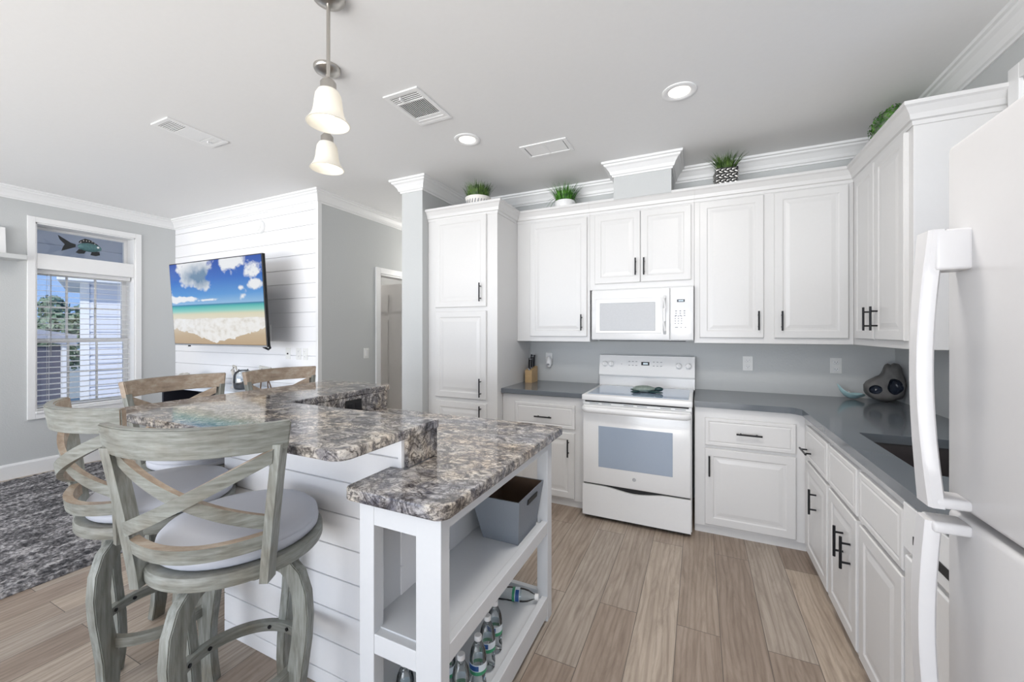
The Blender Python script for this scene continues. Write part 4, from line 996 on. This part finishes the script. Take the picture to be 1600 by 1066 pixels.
# ------------------------------------------------------------------ console below it
cs = empty('console_table', 'low console with pale top and dark open shelves under the television', 'console', (0, 0, 0))
MB().box(-5.45, -3.50, 2.36, 2.745, .800, .83, bev=.004).build('top', M['consolew'], cs)
m = MB().box(-5.43, -3.52, 2.38, 2.74, .08, .11).box(-5.43, -3.52, 2.72, 2.74, .11, .80).box(-5.43, -5.40, 2.38, 2.72, .11, .80).box(-3.55, -3.52, 2.38, 2.72, .11, .80).box(-4.42, -4.39, 2.38, 2.72, .11, .80).box(-5.40, -4.42, 2.38, 2.72, .58, .60); m.build('carcass', M['consoled'], cs)
for x in (-5.40, -3.56):
    for y in (2.41, 2.69): MB().box(x-.02, x+.02, y-.02, y+.02, 0, .08).build('leg', M['consoled'], cs)
panel_mesh(-4.38, -3.56, .13, .79).xf(Matrix.Translation((0, 2.40, 0))).build('door', M['consolew'], cs)
for k, (x, w, c) in enumerate(((-4.92, .26, 'paper'), (-4.90, .22, 'consolew'), (-4.89, .18, 'paper'))):
    b = empty('book', ('pale blue book lying lowest on the dark console shelf', 'middle pale book of the stack on the dark console shelf', 'topmost pale book of the stack on the dark console shelf')[k], 'book', (x, 2.52, .601+k*.0205), .1*k, 'books on the console shelf')
    MB().box(-w/2, w/2, -.09, .09, 0, .004).box(-w/2, w/2, -.09, .09, .016, .02).box(-w/2, -w/2+.004, -.09, .09, .004, .016).build('cover', M[c], b)
    MB().box(-w/2+.004, w/2-.004, -.086, .086, .004, .016).build('pages', M['offwhite'], b)
zc_ = .8305
jr = empty('glass_jar', 'round glass jar of dark shells and pebbles on the console, behind the stool back', 'jar', (-4.25, 2.55, zc_))
pr = [(0, .003), (.075, .003), (.085, .02), (.088, .08), (.085, .14), (.070, .175), (.045, .19), (.045, .20)]
MB().lathe(pr, n=32).build('glass', M['jar'], jr, smooth=True)
MB().lathe([(0, .005), (.072, .005), (.080, .02), (.082, .055), (.05, .068), (0, .06)], n=24).build('filling', M['consoled'], jr, smooth=True)
sh = MB().ell((0, 0, .05), (.085, .05, .05), fn=lambda c: 1+.18*math.sin(7*c.x+3*c.z)).ell((.07, 0, .07), (.045, .04, .045))
tag(sh.build('sea_shell', M['shell'], smooth=True), 'pale sea shell at the left end of the console near the window', 'shell').location = (-5.30, 2.52, zc_+.010)
sh = MB().ell((0, 0, .045), (.06, .045, .046), fn=lambda c: 1+.15*math.sin(9*c.y+4*c.x)).lathe([(.03, .07), (.012, .10), (0, .115)])
tag(sh.build('sea_shell', M['shell'], smooth=True), 'darker round shell between the pale shell and the glass jar on the console', 'shell').location = (-4.80, 2.56, zc_+.010)
fg_ = MB().lathe([(0, 0), (.03, 0), (.03, .008), (.012, .02), (.012, .12), (.02, .14), (0, .15)], n=16).tube([(.0, 0, .13), (-.02, 0, .18), (0, 0, .225), (.03, 0, .22), (.05, 0, .18)], [.016, .018, .016, .012, .006], 10)
tag(fg_.build('bird_figurine', M['shell'], smooth=True), 'small pale bird figurine standing just left of the glass jar', 'figurine').location = (-4.41, 2.55, zc_)
sg = empty('easel_sign', 'small weathered sign on a stick easel on the console, left of the far stool', 'sign', (-3.87, 2.52, zc_))
MB().box(-.085, .085, -.008, .008, .17, .245, bev=.002).xf(Matrix.Rotation(.08, 4, 'Y')).build('board', M['signw'], sg)
m = MB(); m.tube([(-.05+.013*k, -.010, .205+.016*math.sin(k*1.9)) for k in range(9)], .003, 6); m.xf(Matrix.Rotation(.08, 4, 'Y')); m.build('writing', M['consoled'], sg)
MB().cyl((-.03, 0, .2), (-.06, 0, 0), .006, 8).cyl((.05, 0, .2), (.06, 0, 0), .006, 8).cyl((0, .01, .2), (0, .08, 0), .006, 8).build('leg', M['binin'], sg)

# ------------------------------------------------------------------ wall bits
def plate(name, label, loc, rz, kind, mat_=None):
    o = empty(name, label, name.split('_')[-1], loc, rz)
    MB().box(-.036, .036, -.005, 0, -.058, .058, bev=.002).build('plate', M['offwhite'], o)
    if kind == 'outlet':
        for s in (-1, 1):
            f = MB().box(-.017, .017, -.0075, -.003, s*.026-.015, s*.026+.015, bev=.004).build('socket', M['plastic'], o)
            MB().box(-.008, -.006, -.0082, -.007, s*.026-.003, s*.026+.006).box(.006, .008, -.0082, -.007, s*.026-.003, s*.026+.006).box(-.002, .002, -.0082, -.007, s*.026-.010, s*.026-.006).build('slot', M['dark'], f)
    elif kind == 'switch':
        MB().box(-.016, .016, -.009, -.003, -.032, .032, bev=.002).build('rocker', M['plastic'], o)
    return o
plate('outlet', 'white outlet on the backsplash wall just right of the range', (.358, YB, 1.160), 0, 'outlet')
plate('outlet', 'white outlet on the backsplash wall above the glass wave dish', (.931, YB, 1.163), 0, 'outlet')
plate('outlet', 'white outlet behind the plug-in beside the knife block', (-1.348, YB, 1.15), 0, 'outlet')
af = empty('plug_in_freshener', 'white plug-in air freshener in the outlet beside the knife block', 'air freshener', (-1.338, YB-.009, 1.118))
m = MB().ell((0, -.028, 0), (.030, .028, .055)); m.build('body', M['plastic'], af, smooth=True)
MB().box(-.012, .012, -.058, -.04, -.03, -.012, bev=.004).build('dial', M['grayline'], af)
plate('light_switch', 'white light switch in the hall beside the door casing', (XH, 3.40, 1.173), -PI/2, 'switch').rotation_euler = (0, 0, PI/2)
o = plate('cable_plate', 'white cable plate with a dark jack on the shiplap below the television', (-3.86, YT-.012, 1.19), 0, 'x'); MB().cyl((0, -.004, .0), (0, -.012, 0), .008, 12).build('jack', M['dark'], o)
plate('outlet', 'white outlet on the shiplap wall, left one beside the corner trim', (-3.70, YT-.012, 1.19), 0, 'outlet')
plate('outlet', 'white outlet on the shiplap wall, nearest the corner trim', (-3.60, YT-.012, 1.19), 0, 'outlet')
sm = empty('smoke_detector', 'round white detector on the shiplap wall above the television', 'detector', (-4.30, YT-.012, 2.55))
MB().lathe([(.072, 0), (.072, .012), (.066, .026), (.05, .034), (0, .036)], n=36, mat=Matrix.Rotation(PI/2, 4, 'X')).build('body', M['plastic'], sm, smooth=True)
MB().lathe([(.046, .034), (.044, .040), (.0, .042)], n=28, mat=Matrix.Rotation(PI/2, 4, 'X')).build('grille', M['offwhite'], sm, smooth=True)
an = MB().box(-.012, .012, -.010, 0, -.09, .09, bev=.003).build('antenna_strip', M['plastic']); an.location = (-4.14, YT-.012, 1.40); tag(an, 'thin white strip on the shiplap wall behind the right edge of the television', 'antenna')
sf = MB().box(0, .22, -1.2, 1.485, 0, .045, bev=.006).build('floating_shelf', M['wall']); sf.location = (XL, 0, 2.10); tag(sf, 'gray floating shelf at the left edge beside the tall window', 'shelf')
pf = empty('picture_frame', 'white frame standing on the floating shelf at the left edge', 'frame', (XL+.06, 1.20, 2.145)); pf.rotation_euler = (0, -.10, 0)
MB().box(0, .018, -.20, .19, 0, .26, bev=.003).build('frame', M['trim'], pf); MB().box(.017, .0195, -.16, .15, .04, .22).build('picture', M['paper'], pf)
# fish on the transom
fs = empty('fish_decoration', 'teal metal fish with black fins on the ledge of the transom window', 'fish', (XL+.004, 1.93, 2.245))
MB().ell((0, .045, .085), (.018, .105, .048), fn=lambda c: 1-.18*max(0, -c.y)).build('body', M['fish_teal'], fs, smooth=True)
def fin(pts, name, sp=None):
    m = MB(); m.loft([[(-.003, y, z) for y, z in pts], [(.003, y, z) for y, z in pts]]); 
    return m.build(name, M['fish_black'], fs)
fin([(-.055, .100), (-.09, .108), (-.13, .135), (-.185, .172), (-.172, .130), (-.135, .085), (-.150, .050), (-.160, .012), (-.11, .040), (-.055, .072)], 'tail')
fin([(-.035, .125), (-.02, .150), (.015, .175), (.055, .168), (.09, .145), (.125, .120), (.05, .118)], 'dorsal_fin')
fin([(-.03, .055), (-.055, .015), (-.03, .005), (.01, .012), (.025, .045)], 'pelvic_fin')
fin([(.07, .045), (.06, .005), (.10, 0), (.135, .015), (.13, .05)], 'pectoral_fin')
MB().ell((.016, .115, .095), (.006, .010, .010)).build('eye', M['plastic'], fs, smooth=True)
m = MB()
for k in range(6): m.box(.003, .0045, -.02+k*.022, -.014+k*.022, .126+(.02 if 0 < k < 5 else 0), .150+(.008 if 0 < k < 5 else -.012))
m.build('fin_stripe', M['shell'], fs)

# ------------------------------------------------------------------ things on the counters
kb = empty('knife_block', 'light wood knife block on the left counter against the pantry', 'knife block', (-1.478, 3.60, ZT), 0)
m = MB(); m.loft([[(-.035, -.075, 0), (-.035, .075, 0), (-.035, .075, .150), (-.035, -.075, .118)], [(.035, -.075, 0), (.035, .075, 0), (.035, .075, .150), (.035, -.075, .118)]]); m.build('block', M['knifewood'], kb)
kl = ['short knife at the front of the wooden knife block', 'second knife from the front in the wooden knife block', 'middle knife in the wooden knife block', 'tallest knife near the back of the wooden knife block', 'knife at the very back of the wooden knife block']
for k in range(5):
    y = 3.60-.056+k*.027; x = -1.478+(-.012 if k % 2 else .006); z = ZT+.122+k*.0058
    o = empty('kitchen_knife', kl[k], 'knife', (x, y, z), 0, 'knives in the block'); o.rotation_euler = (-.12, 0, 0)
    h = (.10, .105, .11, .125, .115)[k]
    MB().loft([[(a*.007, b*.011+off, zz) for a, b in ((-1, -1), (1, -1), (1, 1), (-1, 1))] for zz, off in ((-.004, 0), (h*.3, .001), (h*.7, -.001), (h, .003))]).build('handle', M['black'], o)
    MB().box(-.0076, .0076, -.002, .002, .01, h-.01).box(-.0074, .0074, -.012, .014, -.004, .006).box(-.0074, .0074, -.007, .012, h-.004, h+.004).build('tang', M['steel'], o)
# sea turtle on the cooktop
tt = empty('turtle_figurine', 'sea turtle figurine lying on the range cooktop', 'figurine', (-.395, 3.30, .941), .2)
MB().ell((0, 0, .026), (.085, .062, .026), fn=lambda c: 1+.03*math.sin(14*c.x)*math.sin(14*c.y)).build('shell', M['turtle'], tt, smooth=True)
m = MB()
for px, py, a, l in ((.07, -.05, -.6, .075), (.07, .05, .6, .075), (-.06, -.045, -2.4, .05), (-.06, .045, 2.4, .05)): m.ell((px, py, .010), (l, .022, .008), mat=Matrix.Rotation(a, 4, 'Z'))
m.build('flipper', M['turtle_d'], tt, smooth=True)
MB().ell((.112, 0, .026), (.032, .022, .018)).build('head', M['turtle_d'], tt, smooth=True)
# glass wave dish
M['dish'] = plain('sea_glass', (186, 222, 226), 0.12, var=0.25, bscale=18, coat=.5)
m = MB(); R = []
for i in range(21):
    u = i/20; x = -.085+.17*u; zc2 = .105*(1-u)**5+.012*u**3+.045*max(0, u-.6)**1.2; hw = .050*math.sin(PI*min(1, u*1.02+.001))**.8+.002
    ring_ = []
    for k in range(9):
        a = -1+2*k/8; ring_.append((x-.012*(1-a*a)*0, a*hw, .004+zc2+.034*a*a*math.sin(PI*u)**.5))
    for k in range(8, -1, -1):
        a = -1+2*k/8; ring_.append((x, a*hw*.97, .0085+zc2+.034*a*a*math.sin(PI*u)**.5))
    R.append(ring_)
m.loft(R); o = m.build('glass_dish', M['dish'], None, smooth=True); o.location = (.995, 3.655, ZT-.0035); o.rotation_euler = (0, 0, .15); tag(o, 'pale teal wave-shaped glass dish on the counter beside the rock sculpture', 'dish')
m = MB(); m.loft([[(-.01, .03, .03), (.02, .035, .03), (.008, .04, .058)], [(-.01, .045, .03), (.02, .047, .03), (.008, .046, .058)]]); m.build('fin', M['plastic'], o)
# rock sculpture with two hollows
M['rock'] = plain('driftwood_rock', (118, 116, 114), 0.55, bump=1.0, bscale=22, var=0.7)
M['hollow'] = plain('hollow_glaze', (62, 70, 86), 0.12, var=0.9, bscale=30, coat=.6)
rk = empty('rock_sculpture', 'dark gray driftwood sculpture with two glazed hollows in the counter corner', 'sculpture', (1.165, 3.60, ZT), -.25)
prof = [(-.112, .085), (-.100, .05), (-.06, .02), (-.02, .004), (.04, .008), (.085, .03), (.105, .09), (.102, .15), (.085, .20), (.07, .262), (.045, .268), (.03, .258), (.015, .270), (.0, .262), (-.012, .215), (-.03, .185), (-.062, .165), (-.098, .135)]
n = len(prof); cx, cz = .01, .12
def rk_ring(s, y): return [(cx+(x-cx)*s*(1+.03*math.sin(5*i)), y, cz+(z-cz)*s*(1+.03*math.cos(7*i))) for i, (x, z) in enumerate(prof)]
m = MB(); m.loft([rk_ring(.70, -.055), rk_ring(.90, -.045), rk_ring(1.0, -.015), rk_ring(1.0, .02), rk_ring(.85, .05), rk_ring(.5, .062)])
bmesh.ops.translate(m.bm, vec=(0, 0, .0), verts=m.bm.verts)
mnz = min(v.co.z for v in m.bm.verts); bmesh.ops.translate(m.bm, vec=(0, 0, -mnz), verts=m.bm.verts)
bmesh.ops.subdivide_edges(m.bm, edges=m.bm.edges[:], cuts=1, use_grid_fill=True, smooth=.5)
from mathutils import noise as mnoise
for v in m.bm.verts:
    d = mnoise.noise(v.co*22)*.010+mnoise.noise(v.co*60)*.003; v.co += Vector((v.co.x, v.co.y*1.5, v.co.z-.12)).normalized()*d
mnz = min(v.co.z for v in m.bm.verts); bmesh.ops.translate(m.bm, vec=(0, 0, -mnz), verts=m.bm.verts)
stone = m.build('stone', [M['rock'], M['hollow']], rk, smooth=True, angle=60)
cut = MB()
cut.ell((.050, -.062, .118), (.040, .062, .054), mi=1, fn=lambda c: 1+.08*math.sin(3*c.x+4*c.z)); cut.ell((-.050, -.060, .088), (.036, .050, .031), mi=1, mat=Matrix.Rotation(-.3, 4, 'Y'))
co_ = cut.build('cutter', [M['rock'], M['hollow']], rk)
bo = stone.modifiers.new('hollows', 'BOOLEAN'); bo.operation = 'DIFFERENCE'; bo.object = co_; bo.solver = 'EXACT'
bpy.context.view_layer.update()
dg = bpy.context.evaluated_depsgraph_get(); nm_ = bpy.data.meshes.new_from_object(stone.evaluated_get(dg), depsgraph=dg)
stone.modifiers.clear(); stone.data = nm_; bpy.data.objects.remove(co_)
nm_.polygons.foreach_set('use_smooth', [True]*len(nm_.polygons)); nm_.set_sharp_from_angle(angle=math.radians(50))

# ------------------------------------------------------------------ greenery above the cabinets
def blades(n, rad, h, lean, wid, sq=False):
    m = MB()
    for _ in range(n):
        a = random.random()*2*PI; r = rad*math.sqrt(random.random()); x, y = r*math.cos(a), r*math.sin(a)
        if sq: x, y = random.uniform(-rad, rad), random.uniform(-rad, rad)
        l = h*random.uniform(.65, 1.05); dirn = Vector((x, y, 0))*(lean/max(rad, .01))+Vector((random.gauss(0, .18), random.gauss(0, .18), 0))*lean
        w = wid*random.uniform(.7, 1.2); side = Vector((-dirn.y, dirn.x, 0)); side = side.normalized() if side.length > 1e-4 else Vector((1, 0, 0))
        P = []
        for k in range(5):
            t = k/4; c = Vector((x, y, 0))+dirn*l*t*t+Vector((0, 0, l*(t-.25*t*t*min(1, dirn.length)))); P.append((c, w*(1-t)**.7))
        for (c0, w0), (c1, w1) in zip(P, P[1:]): m.quad([c0-side*w0, c0+side*w0, c1+side*w1, c1-side*w1])
    return m
ztop = 2.5155
p1 = empty('potted_grass', 'dense dark grass in a round white pot on top of the pantry', 'plant', (-1.82, 3.16, ztop), group='potted grasses on the cabinets')
MB().lathe([(0, 0), (.088, 0), (.098, .02), (.112, .085), (.118, .112), (.110, .114), (.100, .098), (0, .096)], n=36).build('pot', M['pot'], p1, smooth=True)
m = MB()
for k in range(26):
    a = 2*PI*k/26; m.box(-.0045, .0045, -.002, .002, .05, .085, mat=Matrix.Translation((.109*math.cos(a), .109*math.sin(a), .0)) @ Matrix.Rotation(a+PI/2, 4, 'Z') @ Matrix.Rotation(.25, 4, 'Y'))
m.build('weave', M['grayline'], p1)
blades(700, .098, .165, .42, .0035).xf(Matrix.Translation((0, 0, .09))).build('grass', M['grass'], p1)
p2 = empty('potted_grass', 'bright green drooping grass in a low white bowl over the left wall cabinet', 'plant', (-1.125, 3.56, ztop), group='potted grasses on the cabinets')
MB().lathe([(0, 0), (.07, 0), (.09, .03), (.096, .09), (.09, .105), (.08, .09), (0, .085)], n=32).build('pot', M['plastic'], p2, smooth=True)
blades(420, .08, .20, .55, .004).xf(Matrix.Translation((0, 0, .075))).build('grass', M['fern'], p2)
m = MB()
for a, l in ((3.6, .22), (3.3, .20), (3.9, .18), (.2, .17), (-.15, .19), (-.5, .16), (2.9, .2)):
    d = Vector((math.cos(a), math.sin(a), 0)); s = Vector((-d.y, d.x, 0)); P = []
    for k in range(7):
        t = k/6; P.append((d*l*t+Vector((0, 0, .10+.07*math.sin(PI*t*.9)-.10*t*t)), .006*(1-t)**.6))
    for (c0, w0), (c1, w1) in zip(P, P[1:]): m.quad([c0-s*w0, c0+s*w0, c1+s*w1, c1-s*w1])
m.build('drooping_blade', M['fern'], p2)
p3 = empty('potted_grass', 'spiky grass in a square silver woven pot right of the vent chase', 'plant', (.185, 3.49, ztop), .15, group='potted grasses on the cabinets')
m = MB(); m.loft([rec(-.064, .064, -.064, .064, 0), rec(-.072, .072, -.072, .072, .145), rec(-.066, .066, -.066, .066, .145), rec(-.064, .064, -.064, .064, .125)]); m.build('pot', M['dark'], p3)
m = MB()
for side in range(4):
    for r_ in range(7):
        for c in range(4):
            xx = -.054+c*.036+(.009 if r_ % 2 else -.009); zz = .012+r_*.02
            m.ell((0, 0, 0), (.0195, .006, .0075), sub=1, mat=Matrix.Rotation(side*PI/2, 4, 'Z') @ Matrix.Translation((xx, -.066-.006*zz/.14, zz)) @ Matrix.Rotation(.35 if r_ % 2 else -.35, 4, 'Y'))
m.build('weave', M['silver'], p3, smooth=True)
blades(420, .055, .155, .62, .0034, sq=True).xf(Matrix.Translation((0, 0, .118))).build('grass', M['grass'], p3)
bb = empty('boxwood_ball', 'green boxwood ball on top of the corner wall cabinet near the ceiling', 'plant', (1.085, 3.17, ztop+.135))
MB().ell((0, 0, 0), (.118, .118, .118)).build('core', M['tree'], bb, smooth=True)
m = MB()
for _ in range(1500):
    d = Vector((random.gauss(0, 1), random.gauss(0, 1), random.gauss(0, 1))).normalized(); p = d*random.uniform(.112, .134)
    a = d.orthogonal().normalized(); a = Matrix.Rotation(random.random()*6.28, 3, d) @ a; b = (d.cross(a)+d*random.uniform(.1, .8)).normalized(); q = random.uniform(.010, .017)
    m.quad([p, p+a*q*.5+b*q*.5, p+b*q, p-a*q*.5+b*q*.5])
m.build('leaves', M['box'], bb)
